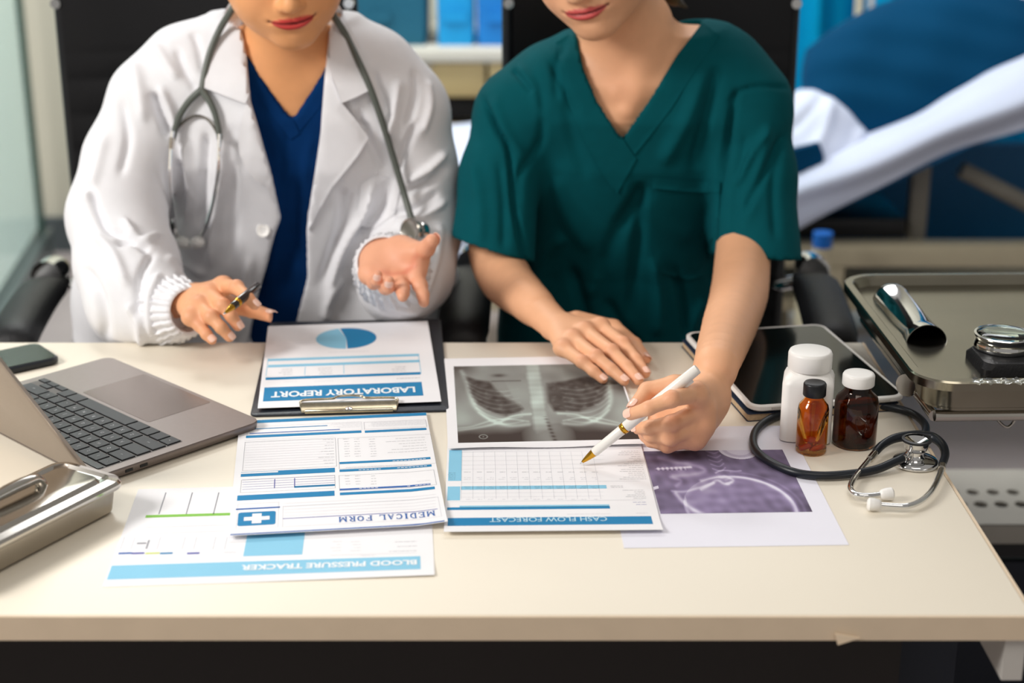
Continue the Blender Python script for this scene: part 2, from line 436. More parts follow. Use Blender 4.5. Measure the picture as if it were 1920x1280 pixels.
# glass partition on the left: green-edged pane, lower rail
M_glass = mat('pale green glass', (236, 246, 243), .05, noise=.02, nscale=2, trans=.95, ior=1.1)
M_gedge = mat('dark green glass edge', (60, 92, 84), .3, noise=.05)
M_gframe = mat('grey aluminium', (120, 132, 134), .35, .6, noise=.05)
a0 = Q(-330, 20, 3.05); b0 = P(86, 478, 0.0)
win = bpy.data.objects.new('window_1', None); COL.objects.link(win); win['kind'] = 'structure'
x1 = -1.47; y1 = 4.9; x0 = -1.22; y0 = 2.75
def wallbox(t0, t1, z0, z1, th):
    ax, ay = x0 + (x1-x0)*t0, y0 + (y1-y0)*t0; bx, by = x0 + (x1-x0)*t1, y0 + (y1-y0)*t1
    d = Vector((bx-ax, by-ay, 0)); n = Vector((-d.y, d.x, 0)).normalized()*th
    V = [Vector((ax,ay,z0))-n, Vector((bx,by,z0))-n, Vector((bx,by,z0))+n, Vector((ax,ay,z0))+n]
    V += [p + Vector((0,0,z1-z0)) for p in V]; return MB().add(V, [(0,3,2,1),(4,5,6,7),(0,1,5,4),(1,2,6,5),(2,3,7,6),(3,0,4,7)])
M_white_far = mat('daylight glow sheet', (222, 230, 226), .8, noise=.05, nscale=2, emit=(216, 228, 224), estr=.6)  # added glowing sheet, its emission stands for daylight behind the pane
wallbox(0, .93, .12, 2.7, .006).build('pane', M_glass, win)
wallbox(0, .93, .14, 2.68, .02).build('glow_sheet', M_white_far, win).location = (-.03, 0, 0)
wallbox(.93, .955, .0, 2.8, .012).build('glass_edge', M_gedge, win)
wallbox(0, .96, .0, .12, .03).build('lower_rail', M_gframe, win)
st('wall_left', (-3.2, -1.2, 0), (-3.1, 5.0, 2.9), M_wallr)

# ---------------- cabinet with boxes behind the doctors
M_beige = mat('beige laminate', (205, 182, 132), .5, noise=.05)
M_ctop = mat('white worktop', (205, 200, 188), .45, noise=.03)
M_blk = mat('shelf gap shade', (20, 20, 24), .6, noise=.1)
c = empty('storage_cabinet', (-.1, 4.7, 0), 'beige storage cabinet with a pale worktop against the back wall between the two chairs', 'cabinet')
MB().box((-1.0, 4.42, .70), (.42, 4.96, .735)).build('worktop', M_ctop, c, bevel=.004)
MB().box((-.98, 4.47, .04), (-.95, 4.94, .70)).box((.37, 4.47, .04), (.40, 4.94, .70)).box((-.98, 4.9, .04), (.40, 4.94, .70)).box((-.98,4.47,.04),(.4,4.94,.07)).build('body', M_ctop, c)
for i in range(3):
    xa = -.945 + i*.44
    d = MB().box((xa, 4.445, .60), (xa+.43, 4.465, .697)).build('drawer', M_beige, c, bevel=.003)
    MB().box((xa+.15, 4.43, .685), (xa+.28, 4.445, .693)).build('handle', M_rail, d)
MB().box((-.94, 4.50, .53), (.37, 4.9, .598)).build('shelf_shade_block', M_blk, c)  # solid black block puts the shade of the shelf gap into colour
for i in range(3):
    xa = -.945 + i*.44
    d = MB().box((xa, 4.455, .08), (xa+.43, 4.475, .52)).build('door', M_beige, c, bevel=.003)
M_tbox = mat('petrol blue card', (14, 92, 118), .6, noise=.05)
M_cbox = mat('sky blue plastic', (8, 150, 214), .45, noise=.12, nscale=8)
def bin_(name, x0, x1, z1, m, label, cat, lid):
    t = empty(name, ((x0+x1)/2, 4.65, .735), label, cat)
    MB().rrect([((x1-x0)/2*.95, .12, .01, 0), ((x1-x0)/2, .125, .012, z1-.735)], c=((x0+x1)/2, 4.62, .735)).build('body', m, t)
    MB().rrect([((x1-x0)/2+.004, .13, .012, 0), ((x1-x0)/2+.004, .13, .012, .018)], c=((x0+x1)/2, 4.62, z1)).build('lid', m, t)
    MB().box(((x0+x1)/2-.03, 4.49, .80), ((x0+x1)/2+.03, 4.495, .83)).build('label_holder', M_ctop if lid else m, t)
bin_('storage_box', -.50, -.235, .98, M_tbox, 'dark petrol blue storage box on the cabinet, left of the bright blue bin', 'box', False)
bin_('storage_bin', -.21, -.105, .96, M_cbox, 'bright sky blue plastic bin beside the dark petrol blue box', 'bin', False)
bin_('storage_bin', -.10, .02, .95, mat('deeper sky blue plastic', (10, 120, 200), .45, noise=.12), 'deeper blue plastic bin, right of the bright sky blue one and beside the chair', 'bin', False)

# ---------------- curtain
M_curt = mat('cyan curtain cloth', (0, 150, 200), .9, spec=.1, noise=.15, nscale=3, stretch=(4, 4, .3))
def curtain():
    V = []; nx, nz = 240, 10
    for j in range(nz):
        z = .06 + (1.26-.06)*j/(nz-1)
        for i in range(nx):
            x = .62 + (2.9-.62)*i/(nx-1)
            y = 4.78 + .045*math.sin(x*26 + .6*math.sin(x*7)) + .02*math.sin(x*61+z)
            V.append((x, y, z))
    F = [(j*nx+i, j*nx+i+1, (j+1)*nx+i+1, (j+1)*nx+i) for j in range(nz-1) for i in range(nx-1)]
    n = len(V); V += [(x, y+.004, z) for x, y, z in V]; F += [tuple(i+n for i in f[::-1]) for f in F]
    return V, F
t = empty('privacy_curtain', (1.7, 4.78, .06), 'bright cyan blue pleated curtain cloth behind the bed, its unseen top cut low', 'curtain')
MB().add(*curtain()).build('cloth', M_curt, t)
MB().tube([(.60, 4.78, 1.27), (2.92, 4.78, 1.27)], .012, smooth=0).build('top_rail', M_rail, t)  # unseen rail and posts added; low top keeps blue off the tray
for x in (.60, 1.76, 2.92): MB().tube([(x, 4.78, .0), (x, 4.78, 1.27)], .012, smooth=0).build('added_post', M_rail, t)

# ---------------- bed
M_sheet = mat('white bed sheet', (206, 214, 236), .85, noise=.04, nscale=8)
M_bedfr = mat('cream bed frame', (196, 186, 160), .45, noise=.05)
M_bedgr = mat('grey bed strut', (128, 124, 116), .45, noise=.05)
M_mblue = mat('blue mattress vinyl', (0, 96, 150), .5, noise=.05)
bed = empty('hospital_bed', (.9, 3.75, 0), 'hospital bed with cream frame and raised backrest behind the person in green', 'bed')
def bedz(x):   # top of mattress: flat then raised towards the right
    return .565 + (max(0, x - .60)*.50) + .0*x
def slab(x0, x1, ya, yb, top, bot, nx=60, ny=14, wav=0.0, m=None, name='x', par=None, lip=.0):
    V = []
    for i in range(nx):
        x = x0 + (x1-x0)*i/(nx-1)
        for j in range(ny):
            a = j/(ny-1); 
            if j == 0: y, z = ya, bot(x)
            elif j == ny-1: y, z = yb, bot(x)
            else:
                b = (j-1)/(ny-3); y = ya + (yb-ya)*b; z = top(x) - .02*(abs(2*b-1)**6)
            z += wav*math.sin(x*17 + j*1.9)*math.sin(j*.9 + x*5); y += wav*1.5*math.sin(x*13 + 2)*(1 if j < 2 else 0)
            V.append((x, y, z))
    F = [(i*ny+j, (i+1)*ny+j, (i+1)*ny+(j+1) % ny, i*ny+(j+1) % ny) for i in range(nx-1) for j in range(ny)]
    F += [tuple(range(ny)), tuple((nx-1)*ny + j for j in range(ny-1, -1, -1))]
    return MB().add(V, F).build(name, m, par)
slab(-.34, 1.75, 3.42, 4.18, lambda x: bedz(x)-.005, lambda x: bedz(x)-.08, m=M_mblue, name='mattress', par=bed)
# sheet hanging over the near side, its hem rising to the right
def sheet():
    V = []; nx, ny = 120, 26
    for i in range(nx):
        x = -.36 + 2.14*i/(nx-1); hem = .500 + max(0, x-.60)*.47 + .012*math.sin(x*9) - (.07 if x < .3 else 0)
        for j in range(ny):
            a = j/(ny-1)
            if a < .45:
                b = a/.45; z = hem + (bedz(x)+.03-hem)*b; y = 3.40 - .03*math.sin(b*3.1) + .012*math.sin(x*21 + b*2) + .014*math.sin((z - x*.42)*70)
            else:
                b = (a-.45)/.55; y = 3.40 + .78*b; z = bedz(x) + .03 + .02*math.sin(b*9+x*6)*math.sin(x*8)
            V.append((x, y, z))
    F = [(i*ny+j, (i+1)*ny+j, (i+1)*ny+j+1, i*ny+j+1) for i in range(nx-1) for j in range(ny-1)]
    n = len(V); V += [(x, y+.003, z-.003) for x, y, z in V]; F += [tuple(i+n for i in f[::-1]) for f in F]
    return V, F
MB().add(*sheet()).build('sheet', M_sheet, bed, ang=80)
MB().box((-.3, 3.45, .40), (1.75, 3.50, .455)).build('side_rail', M_bedfr, bed, bevel=.006)
MB().box((-.3, 4.1, .40), (1.75, 4.15, .455)).build('side_rail', M_bedfr, bed, bevel=.006)
for x in (-.25, .72, 1.65):
    MB().box((x-.03, 3.455, .0), (x+.03, 3.495, .40)).build('leg', M_bedfr, bed, bevel=.005)
    MB().box((x-.03, 4.105, .0), (x+.03, 4.145, .40)).build('leg', M_bedfr, bed, bevel=.005)
MB().box((-.28, 3.5, .28), (1.72, 4.1, .31)).build('under_shelf', M_bedfr, bed, bevel=.004)
MB().box((.905, 3.53, .44), (.945, 3.57, .72)).build('backrest_post', M_bedgr, bed, bevel=.004)
MB().tube([(1.02, 3.56, .60), (1.42, 3.56, .40)], .02, smooth=0).build('backrest_strut', M_bedgr, bed)
MB().box((.62, 3.5, .455), (.89, 3.9, .50)).build('motor_box', M_blackp, bed, bevel=.006)
MB().box((.70, 4.0, .30), (1.6, 4.06, .56)).build('hanging_cloth', M_mblue, bed, bevel=.006)
M_pill = mat('deep blue pillow cotton', (0, 62, 98), .9, spec=.12, noise=.1, nscale=6, bump=.3, bscale=30)
M_blanket = mat('white fleece', (216, 224, 244), .9, noise=.05, nscale=10)
def pillow(name, c, sx, sy, sz, rot, m, label, cat, wr=.006):
    V = []; n = 44; F = []
    for s_ in (1, -1):
        for i in range(n):
            for j in range(n):
                u, v = 2*i/(n-1)-1, 2*j/(n-1)-1
                pin = 1 - .10*(1-abs(u))*abs(v)**2 ; 
                h = max(0, (1-abs(u)**2.6)*(1-abs(v)**2.6))**.55
                x = u*sx*(.90 + .10*(1 - v*v)) ; y = v*sy*(.66 + .42*(1 - u*u))
                z = s_*(sz*h + wr*math.sin(u*9+v*4)*math.sin(v*7)*h)
                V.append((x, y, z))
        b = 0 if s_ == 1 else n*n
        for i in range(n-1):
            for j in range(n-1):
                f = (b+i*n+j, b+(i+1)*n+j, b+(i+1)*n+j+1, b+i*n+j+1); F.append(f if s_ == 1 else f[::-1])
    R = Matrix.Rotation(rot[2], 3, 'Z') @ Matrix.Rotation(rot[1], 3, 'Y') @ Matrix.Rotation(rot[0], 3, 'X')
    V = [R @ Vector(p) + Vector(c) for p in V]
    me = bpy.data.meshes.new(name); me.from_pydata(V, [], F)
    bm = bmesh.new(); bm.from_mesh(me); bmesh.ops.remove_doubles(bm, verts=bm.verts, dist=.0005); bm.to_mesh(me); bm.free()
    return tag(link(name, me, m), label, cat)
pc = Q(1742, 132, 3.62)
pillow('pillow', pc, .285, .172, .10, (math.radians(56), math.radians(-13), math.radians(-4)), M_pill, 'large deep blue pillow leaning on the raised end of the bed', 'pillow')
bl = Vol((.55, 3.40, .58), (1.02, 3.95, .95), .008)
for px_, py_, yy, r in ((1500, 235, 3.6, .075), (1548, 245, 3.6, .085), (1585, 265, 3.58, .06), (1530, 300, 3.5, .055), (1480, 270, 3.6, .08), (1610, 285, 3.56, .045), (1560, 310, 3.52, .05)):
    bl.ell(Q(px_, py_, yy), (r, r*1.2, r), k=.05)
V_, F_ = bl.surf(); V_ = folds(V_, F_, [([(1500, 330), (1540, 260), (1560, 190)], 10, .012), ([(1560, 330), (1600, 280), (1620, 240)], 9, .010), ([(1480, 250), (1520, 210), (1545, 175)], 9, -.008)], noise=.003)
tag(link('blanket', mesh_np('blanket', V_, F_), M_blanket), 'crumpled white blanket on the bed in front of the deep blue pillow', 'blanket')
cc = Q(1498, 300, 3.44)
tag(MB().rrect([(.05, .012, .01, -.028), (.055, .014, .012, 0), (.05, .012, .01, .028)], c=cc, R=Matrix.Rotation(-.25, 3, 'Y')).build('folded_cloth', M_pill), 'small folded deep blue cloth on the white blanket beside the green sleeve', 'cloth')
# drip pole, capped bottle on the under shelf
p_ = Q(1619, 20, 4.35); t = empty('drip_stand', (p_[0], 4.35, 0), 'cream and steel drip stand behind the bed pillow', 'stand')
MB().tube([(p_[0]-.012, 4.35, .03), (p_[0]-.012, 4.35, 1.9)], .011, smooth=0).build('pole', M_bedfr, t)
MB().tube([(p_[0]+.02, 4.35, .03), (p_[0]+.02, 4.35, 1.7)], .008, smooth=0).build('pole', M_rail, t)
MB().lathe([(.19, 0), (.19, .02), (.03, .05)], c=(p_[0], 4.35, 0), n=20).build('base', M_rail, t)
b_ = Q(1541, 470, 3.30); t = empty('bottle', (b_[0], 3.30, 0), 'tall pale bottle with a blue cap standing beside the bed', 'bottle')
bz = Q(1541, 462, 3.30)[2]; zt = Q(1541, 436, 3.30)[2]
MB().lathe([(.045, 0), (.05, .01), (.05, bz-.12), (.022, bz-.05), (.019, bz)], c=(b_[0], 3.30, 0), n=20).build('body', M_bedfr, t)
MB().lathe([(.021, 0), (.021, zt-bz)], c=(b_[0], 3.30, bz), n=20).build('cap', mat('blue cap', (10, 100, 190), .4, noise=.05), t)
# low perforated bench right of the desk
M_bench = mat('grey perforated steel', (176, 172, 164), .5, noise=.05)
bench = empty('low_cabinet', (.8, 2.22, 0), 'low navy cabinet with a punched grey steel top right of the desk', 'cabinet')
def perf():
    bm = bmesh.new(); m = MB(); x0, x1, y0, y1, z = .60, 1.4, 2.13, 2.33, .40
    sp = .031; cols = int((x1-x0)/sp); ys = [y0, 2.19, 2.215, 2.235, 2.258, y1]
    # cells with an octagonal hole
    def cell(xa, xb, ya, yb, hole):
        if not hole: m.add([(xa,ya,z),(xb,ya,z),(xb,yb,z),(xa,yb,z)], [(0,1,2,3)]); return
        cx, cy = (xa+xb)/2, (ya+yb)/2; r = min(xb-xa, yb-ya)*.43; o = []; n = 16
        for k in range(n):
            a = 2*math.pi*k/n; ca, sa = math.cos(a), math.sin(a); s_ = 1/max(abs(ca), abs(sa))
            o.append((cx + ca*s_*(xb-xa)/2, cy + sa*s_*(yb-ya)/2, z))
        i_ = [(cx + r*math.cos(2*math.pi*k/n), cy + r*math.sin(2*math.pi*k/n), z) for k in range(n)]; lo = [(a, b, z-.006) for a, b, _ in i_]
        m.rings([o, i_, lo], False, False)
    for i in range(cols):
        xa = x0 + i*sp; xb = xa + sp
        for k, (ya, yb) in enumerate(zip(ys[:-1], ys[1:])):
            if k in (2,): 
                cell(xa, xb, ya, yb, False)
            elif k == 3: cell(xa, xb, ya, yb, True)
            elif k == 1: cell(xa + (.0), xb, ya, yb, True)
            else: cell(xa, xb, ya, yb, False)
    m.box((x0, y0, z-.03), (x1, y0+.003, z)); m.box((x0, y1, z-.03), (x1, y1+.003, z)); m.box((x0-.003, y0, z-.03), (x0, y1, z))
    return m
perf().build('seat_plate', M_bench, bench)
MB().box((.605, 2.136, .345), (1.4, 2.326, .369)).build('under_frame', M_blackp, bench)
MB().box((.615, 2.150, .335), (1.4, 2.16, .345)).build('lower_trim', M_gframe, bench)
MB().box((.61, 2.14, .0), (1.4, 2.325, .335)).build('cabinet_body', mat('navy cabinet', (26, 32, 46), .6, noise=.08), bench)

# ---------------- office chairs
def chair(xc, yb, label, hw, arms):
    t = empty('office_chair', (xc, yb-.2, 0), label, 'chair', None)
    # ribbed back: padded panels stacked, slightly curved
    V = []; nx, nz = 13, 133
    for j in range(nz):
        z = .50 + .78*j/(nz-1); rib = .006*abs(math.sin((z-.5)/.055*math.pi))**.5
        if z > 1.04: rib = .006
        for i in range(nx):
            u = 2*i/(nx-1)-1; V.append((xc + hw*u*.97, yb + .03*(u*u) * -1 - rib*(1-u**8), z))
    F = [(j*nx+i, j*nx+i+1, (j+1)*nx+i+1, (j+1)*nx+i) for j in range(nz-1) for i in range(nx-1)]
    n = len(V); V += [(x, y+.022, z) for x, y, z in V]; F += [tuple(i+n for i in f[::-1]) for f in F]
    ed = [j*nx for j in range(nz)], [j*nx+nx-1 for j in range(nz)]
    for e, s_ in zip(ed, (1, -1)):
        for a, b in zip(e[:-1], e[1:]): F.append((a, b, b+n, a+n)[::s_])
    F.append(tuple(list(range(nx-1,-1,-1)) + [i+n for i in range(nx)])); tp = (nz-1)*nx; F.append(tuple([tp+i for i in range(nx)] + [tp+n+i for i in range(nx-1,-1,-1)]))
    MB().add(V, F).build('backrest', M_leather, t, ang=60)
    for s_ in (-1, 1):
        MB().tube([(xc+s_*hw, yb+.0, .45), (xc+s_*hw, yb, .8), (xc+s_*hw, yb+.0, 1.30)], .011, smooth=3).build('back_frame', M_blackp, t)
        MB().lathe([(.008, 0), (.008, .02)], c=(xc+s_*hw, yb-.013, 1.112), n=10, R=Matrix.Rotation(math.pi/2, 3, 'X')).build('bolt', M_mirror, t)
    MB().rrect([(.22, .22, .06, .42), (.24, .24, .07, .445), (.24, .24, .07, .475), (.22, .22, .06, .49)], c=(xc, yb-.27, 0)).build('seat', M_leather, t)
    MB().lathe([(.03, .1), (.03, .42)], c=(xc, yb-.27, 0), n=16).build('gas_column', M_mirror, t)
    for k in range(5):
        a = 2*math.pi*k/5 + .3; e = Vector((xc + .28*math.cos(a), yb-.27+.28*math.sin(a), .06))
        MB().tube([(xc, yb-.27, .11), tuple(e)], [.022, .014], smooth=0, n=8).build('base_leg', M_mirror, t)
        MB().lathe([(.024, -.02), (.024, .02)], c=(e.x, e.y, .025), n=14, R=Matrix.Rotation(math.pi/2, 3, 'X')).build('caster', M_blackp, t)
    for (bx, by_, bY), (fx, fy, fY) in arms:
        B = Vector(Q(bx, by_, bY)); Fp = Vector(Q(fx, fy, fY)); dr = (Fp - B)
        s_ = 1 if B.x > xc else -1
        pts = [B + Vector((0, .0, -.0)), B + dr*.3 + Vector((0,0,.006)), B + dr*.7 + Vector((0,0,.002)), Fp + Vector((0,0,-.01)), Fp + Vector((0,-.02,-.05))]
        rs = []
        for q, (wd, hh) in zip(catmull(pts, 4), [(.030, .016)]*3 + [(.037, .019)]*9 + [(.034, .019)]*5):
            rs.append([q + Vector((wd*math.cos(2*math.pi*k/14), 0, hh*math.sin(2*math.pi*k/14))) for k in range(14)])
        MB().rings(rs).build('armrest', M_leather, t, ang=80)
        MB().tube([B + Vector((0, .055, -.02)), B + Vector((0, .03, .012)), B + Vector((0, -.03, .018))], [.012, .022, .024], n=12).build('armrest_cap', M_mirror, t)
        MB().tube([B + Vector((0, .05, -.02)), B + Vector((-s_*.04, .06, -.03)), (xc+s_*(hw-.0), yb+.0, B.z-.04)], .011).build('arm_bracket', M_mirror, t)
        MB().tube([Fp + Vector((0, -.02, -.06)), Fp + Vector((0, .02, -.15)), (Fp.x - s_*.03, Fp.y+.10, .46), (xc+s_*.2, Fp.y+.12, .43)], .012).build('arm_frame', M_mirror, t)
    return t
xl = (Q(132, 200, 2.5)[0] + Q(664, 200, 2.5)[0])/2; hwl = (Q(664, 200, 2.5)[0] - Q(132, 200, 2.5)[0])/2
chair(xl, 2.5, 'black ribbed office chair behind the person in the white coat', hwl, [((98, 528, 2.42), (22, 628, 2.10))])
xr = (Q(954, 200, 2.5)[0] + Q(1476, 200, 2.5)[0])/2; hwr = (Q(1476, 200, 2.5)[0] - Q(954, 200, 2.5)[0])/2
chair(xr, 2.5, 'black office chair behind the person in green scrubs', hwr, [((885, 505, 2.40), (866, 622, 2.08)), ((1520, 520, 2.40), (1562, 625, 2.06))])

# ---------------- desk
desk = empty('desk', (-.2, 1.58, 0), 'long cream topped desk with papers and medical things on it', 'desk')
DZ = .75; DF = 1.2265; DB = 1.944; DR = .4535; DL = -1.15
MB().box((DL, DF+.003, DZ-.024), (DR-.003, DB, DZ)).build('desktop', M_desk, desk, bevel=.002)
MB().box((DL, DF, DZ-.0235), (DR, DF+.003, DZ-.0006)).box((DR-.003, DF, DZ-.0235), (DR, DB, DZ-.0006)).build('edge_band', M_deskedge, desk)
e1 = P(1563, 1196, .73); V = [Q(1565, 1186, DF-.001), Q(1612, 1194, DF-.001), Q(1570, 1207, DF-.003)]
MB().add([tuple(p) for p in V] + [(p[0], p[1]-.002, p[2]) for p in V], [(0,1,2), (5,4,3), (0,3,4,1), (1,4,5,2), (2,5,3,0)]).build('torn_edge_strip', M_deskedge, desk)
MB().box((.43, DF+.0035, .685), (.448, DB-.03, DZ-.0245)).build('side_rail', M_rail, desk)
MB().box((DL, DF+.02, .685), (DL+.018, DB-.03, DZ-.0245)).build('side_rail', M_rail, desk)
MB().box((DL+.03, DB-.06, .685), (.42, DB-.045, DZ-.0245)).build('back_rail', M_rail, desk)
for x in (DL+.02, .366):
    for y in (1.39, DB-.08): MB().box((x, y, 0), (x+.03, y+.03, .684)).build('leg', M_rail, desk)
xe = Q(1686, 1230, 1.30)[0]
MB().box((DL+.03, 1.295, .10), (xe, 1.31, DZ-.0245)).build('modesty_panel', M_dark, desk)
M_nav = mat('navy underdesk shade', (24, 32, 46), .6, noise=.1)
MB().box((.398, 1.39, .66), (.43, 1.42, .684)).box((.398, DB-.08, .66), (.43, DB-.05, .684)).build('cross_bar', M_rail, desk)
MB().box((xe, 1.36, .10), (.4295, 1.37, DZ-.0245)).build('underdesk_shade_panel', M_nav, desk)  # added navy sheet, stands for the dark space under the desk
# ================================================================== PAPERS ON THE DESK
def text_verts(s, bold=0.0, sp=1.0):
    cu = bpy.data.curves.new('t', 'FONT'); cu.body = s; cu.size = 1; cu.offset = bold; cu.space_character = sp; cu.resolution_u = 3
    o = bpy.data.objects.new('t', cu); COL.objects.link(o); bpy.context.view_layer.update()
    me = o.to_mesh(); V = [tuple(v.co) for v in me.vertices]; F = [tuple(p.vertices) for p in me.polygons]
    o.to_mesh_clear(); bpy.data.objects.remove(o); bpy.data.curves.remove(cu)
    return V, F
SER = {  # serif capitals as strokes in a 1 x 1 cell (x0,y0,x1,y1,thickness)
 'M': [(.12,0,.12,1,.16),(.88,0,.88,1,.2),(.12,1,.5,.15,.18),(.5,.15,.88,1,.1),(0,0,.28,0,.08),(.7,0,1,0,.08),(0,1,.2,1,.08),(.8,1,1,1,.08)],
 'E': [(.2,0,.2,1,.2),(.0,0,.9,0,.1),(.0,1,.9,1,.1),(.2,.5,.6,.5,.1),(.9,0,.9,.25,.08),(.88,1,.88,.78,.08),(.6,.38,.6,.62,.07)],
 'D': [(.18,0,.18,1,.2),(0,0,.5,0,.09),(0,1,.5,1,.09),(.5,0,.82,.18,.14),(.82,.18,.92,.5,.18),(.92,.5,.82,.82,.18),(.82,.82,.5,1,.14)],
 'I': [(.5,0,.5,1,.26),(.15,0,.85,0,.1),(.15,1,.85,1,.1)],
 'C': [(.92,.2,.6,.02,.1),(.6,.02,.25,.12,.14),(.25,.12,.1,.5,.2),(.1,.5,.25,.88,.2),(.25,.88,.6,.98,.14),(.6,.98,.9,.85,.1),(.9,1,.9,.68,.08)],
 'A': [(.12,0,.48,1,.09),(.48,1,.85,0,.2),(.25,.35,.68,.35,.09),(0,0,.28,0,.08),(.68,0,1,0,.08)],
 'L': [(.2,0,.2,1,.2),(0,0,.9,0,.1),(0,1,.42,1,.08),(.9,0,.9,.28,.08)],
 'F': [(.2,0,.2,1,.2),(0,0,.42,0,.08),(0,1,.9,1,.1),(.2,.5,.6,.5,.1),(.88,1,.88,.75,.08),(.6,.38,.6,.62,.07)],
 'O': [(.5,.02,.2,.15,.13),(.2,.15,.08,.5,.19),(.08,.5,.2,.85,.19),(.2,.85,.5,.98,.13),(.5,.98,.8,.85,.13),(.8,.85,.92,.5,.19),(.92,.5,.8,.15,.19),(.8,.15,.5,.02,.13)],
 'R': [(.18,0,.18,1,.2),(0,0,.38,0,.08),(0,1,.55,1,.09),(.55,1,.78,.86,.14),(.78,.86,.78,.64,.18),(.78,.64,.5,.5,.12),(.5,.5,.18,.5,.08),(.45,.5,.82,0,.2),(.7,0,1,0,.08)]}
def serif_verts(s):
    V = []; F = []; x = 0
    for ch in s:
        if ch == ' ': x += .8; continue
        wd = 1.25 if ch == 'M' else (.6 if ch == 'I' else 1.0)
        for a, b, c, d, th in SER[ch]:
            p = Vector((x + a*wd, b, 0)); q = Vector((x + c*wd, d, 0)); e = (q-p).normalized(); n = Vector((-e.y, e.x, 0))*th/2; p = p - e*.02; q = q + e*.02
            i = len(V); V += [tuple(p-n), tuple(q-n), tuple(q+n), tuple(p+n)]; F.append((i, i+1, i+2, i+3))
        x += wd + .3
    return V, F
class Sheet:
    def __init__(s, nl, nr, z, W, L, label, cat='paper', name='printed_form', lift=None, side='left', group=None, m=None):
        A = Vector(P(nl[0], nl[1], z)); B = Vector(P(nr[0], nr[1], z)); s.z = z
        s.ex = (B - A).normalized(); s.ey = Vector((-s.ex.y, s.ex.x, 0)); s.O = A if side == 'left' else B - s.ex*W
        s.W, s.L = W, L; s.lift = lift or (lambda u, v: 0.0); s.prints = {}; s.label = label
        c = s.O + s.ex*W/2 + s.ey*L/2
        s.root = empty(name, (c.x, c.y, z), label, cat, group)
        nx, ny = 14, 60; m_ = MB(); V = []; 
        for t in (0, 1):
            for j in range(ny+1):
                for i in range(nx+1): V.append(s.w(W*i/nx, L*j/ny, -.0003*t))
        F = []; k = (nx+1)*(ny+1); g = lambda i, j, t: t*k + j*(nx+1) + i
        for j in range(ny):
            for i in range(nx):
                F.append((g(i,j,0), g(i+1,j,0), g(i+1,j+1,0), g(i,j+1,0))); F.append((g(i,j+1,1), g(i+1,j+1,1), g(i+1,j,1), g(i,j,1)))
        for i in range(nx): F.append((g(i,0,0), g(i,0,1), g(i+1,0,1), g(i+1,0,0))); F.append((g(i+1,ny,0), g(i+1,ny,1), g(i,ny,1), g(i,ny,0)))
        for j in range(ny): F.append((g(0,j+1,0), g(0,j+1,1), g(0,j,1), g(0,j,0))); F.append((g(nx,j,0), g(nx,j,1), g(nx,j+1,1), g(nx,j+1,0)))
        m_.add(V, F).build('sheet', m or M_paper, s.root)
    def w(s, u, v, h=0.0): return s.O + s.ex*u + s.ey*v + Vector((0, 0, h + s.lift(u, v)))
    def loc(s, px, py):
        p = Vector(P(px, py, s.z)) - s.O; u, v = p.dot(s.ex), p.dot(s.ey)
        return u, v
    def mb(s, name, m): return s.prints.setdefault((name, m.name), (MB(), m))[0]
    def box(s, u0, v0, u1, v1, m, name='printed_band', h=.00012):
        u0, u1 = sorted((max(0, u0), min(s.W, u1)) if u0 < u1 else (u1, u0)); v0, v1 = sorted((v0, v1))
        n = max(1, int((u1-u0)/.02)); k = max(1, int((v1-v0)/.005)); b = s.mb(name, m)
        V = [s.w(u0+(u1-u0)*i/n, v0+(v1-v0)*j/k, h) for j in range(k+1) for i in range(n+1)]
        b.add(V, [(j*(n+1)+i, j*(n+1)+i+1, (j+1)*(n+1)+i+1, (j+1)*(n+1)+i) for j in range(k) for i in range(n)])
    def pbox(s, a, b, m, name='printed_band', h=.00012):
        """rectangle from two opposite corners"""
        u0, v0 = s.loc(*a); u1, v1 = s.loc(*b); s.box(min(u0,u1), min(v0,v1), max(u0,u1), max(v0,v1), m, name, h)
    def line(s, a, b, m, t=.0005, name='ruled_lines', h=.00012):
        u0, v0 = s.loc(*a); u1, v1 = s.loc(*b)
        if abs(u1-u0) > abs(v1-v0): s.box(min(u0,u1), (v0+v1)/2-t/2, max(u0,u1), (v0+v1)/2+t/2, m, name, h)
        else: s.box((u0+u1)/2-t/2, min(v0,v1), (u0+u1)/2+t/2, max(v0,v1), m, name, h)
    def band(s, lt, lb, rt, rb, m, name='printed_band', h=.00012):
        a, b, c, d = s.loc(*lt), s.loc(*lb), s.loc(*rt), s.loc(*rb)
        s.box((a[0]+b[0])/2, (b[1]+d[1])/2, (c[0]+d[0])/2, (a[1]+c[1])/2, m, name, h)
    def frame(s, a, b, m, t=.0004):
        u0, v0 = s.loc(*a); u1, v1 = s.loc(*b); u0, u1 = sorted((u0,u1)); v0, v1 = sorted((v0,v1))
        s.box(u0, v0, u1, v0+t, m, 'ruled_lines'); s.box(u0, v1-t, u1, v1, m, 'ruled_lines'); s.box(u0, v0, u0+t, v1, m, 'ruled_lines'); s.box(u1-t, v0, u1, v1, m, 'ruled_lines')
    def text(s, st, right, left, top_py, bot_py, m, bold=.0, serif=False, h=.0004, name='lettering', sp=1.0):
        """right/left: where the writing starts and ends seen from the camera (it reads from the other side)"""
        V, F = serif_verts(st) if serif else text_verts(st, bold, sp)
        xs = [v[0] for v in V]; ys = [v[1] for v in V]; x0, x1, y0, y1 = min(xs), max(xs), min(ys), max(ys)
        cx = (right[0]+left[0])/2
        ur, vr = s.loc(right[0], right[1]); ul, vl = s.loc(left[0], left[1]); vt = (vr+vl)/2; hgt = abs(s.loc(cx, top_py)[1] - s.loc(cx, bot_py)[1])
        VV = [s.w(ur + (ul-ur)*(x-x0)/(x1-x0), vt + hgt/2 - hgt*(y-y0)/(y1-y0), h) for x, y, _ in V]
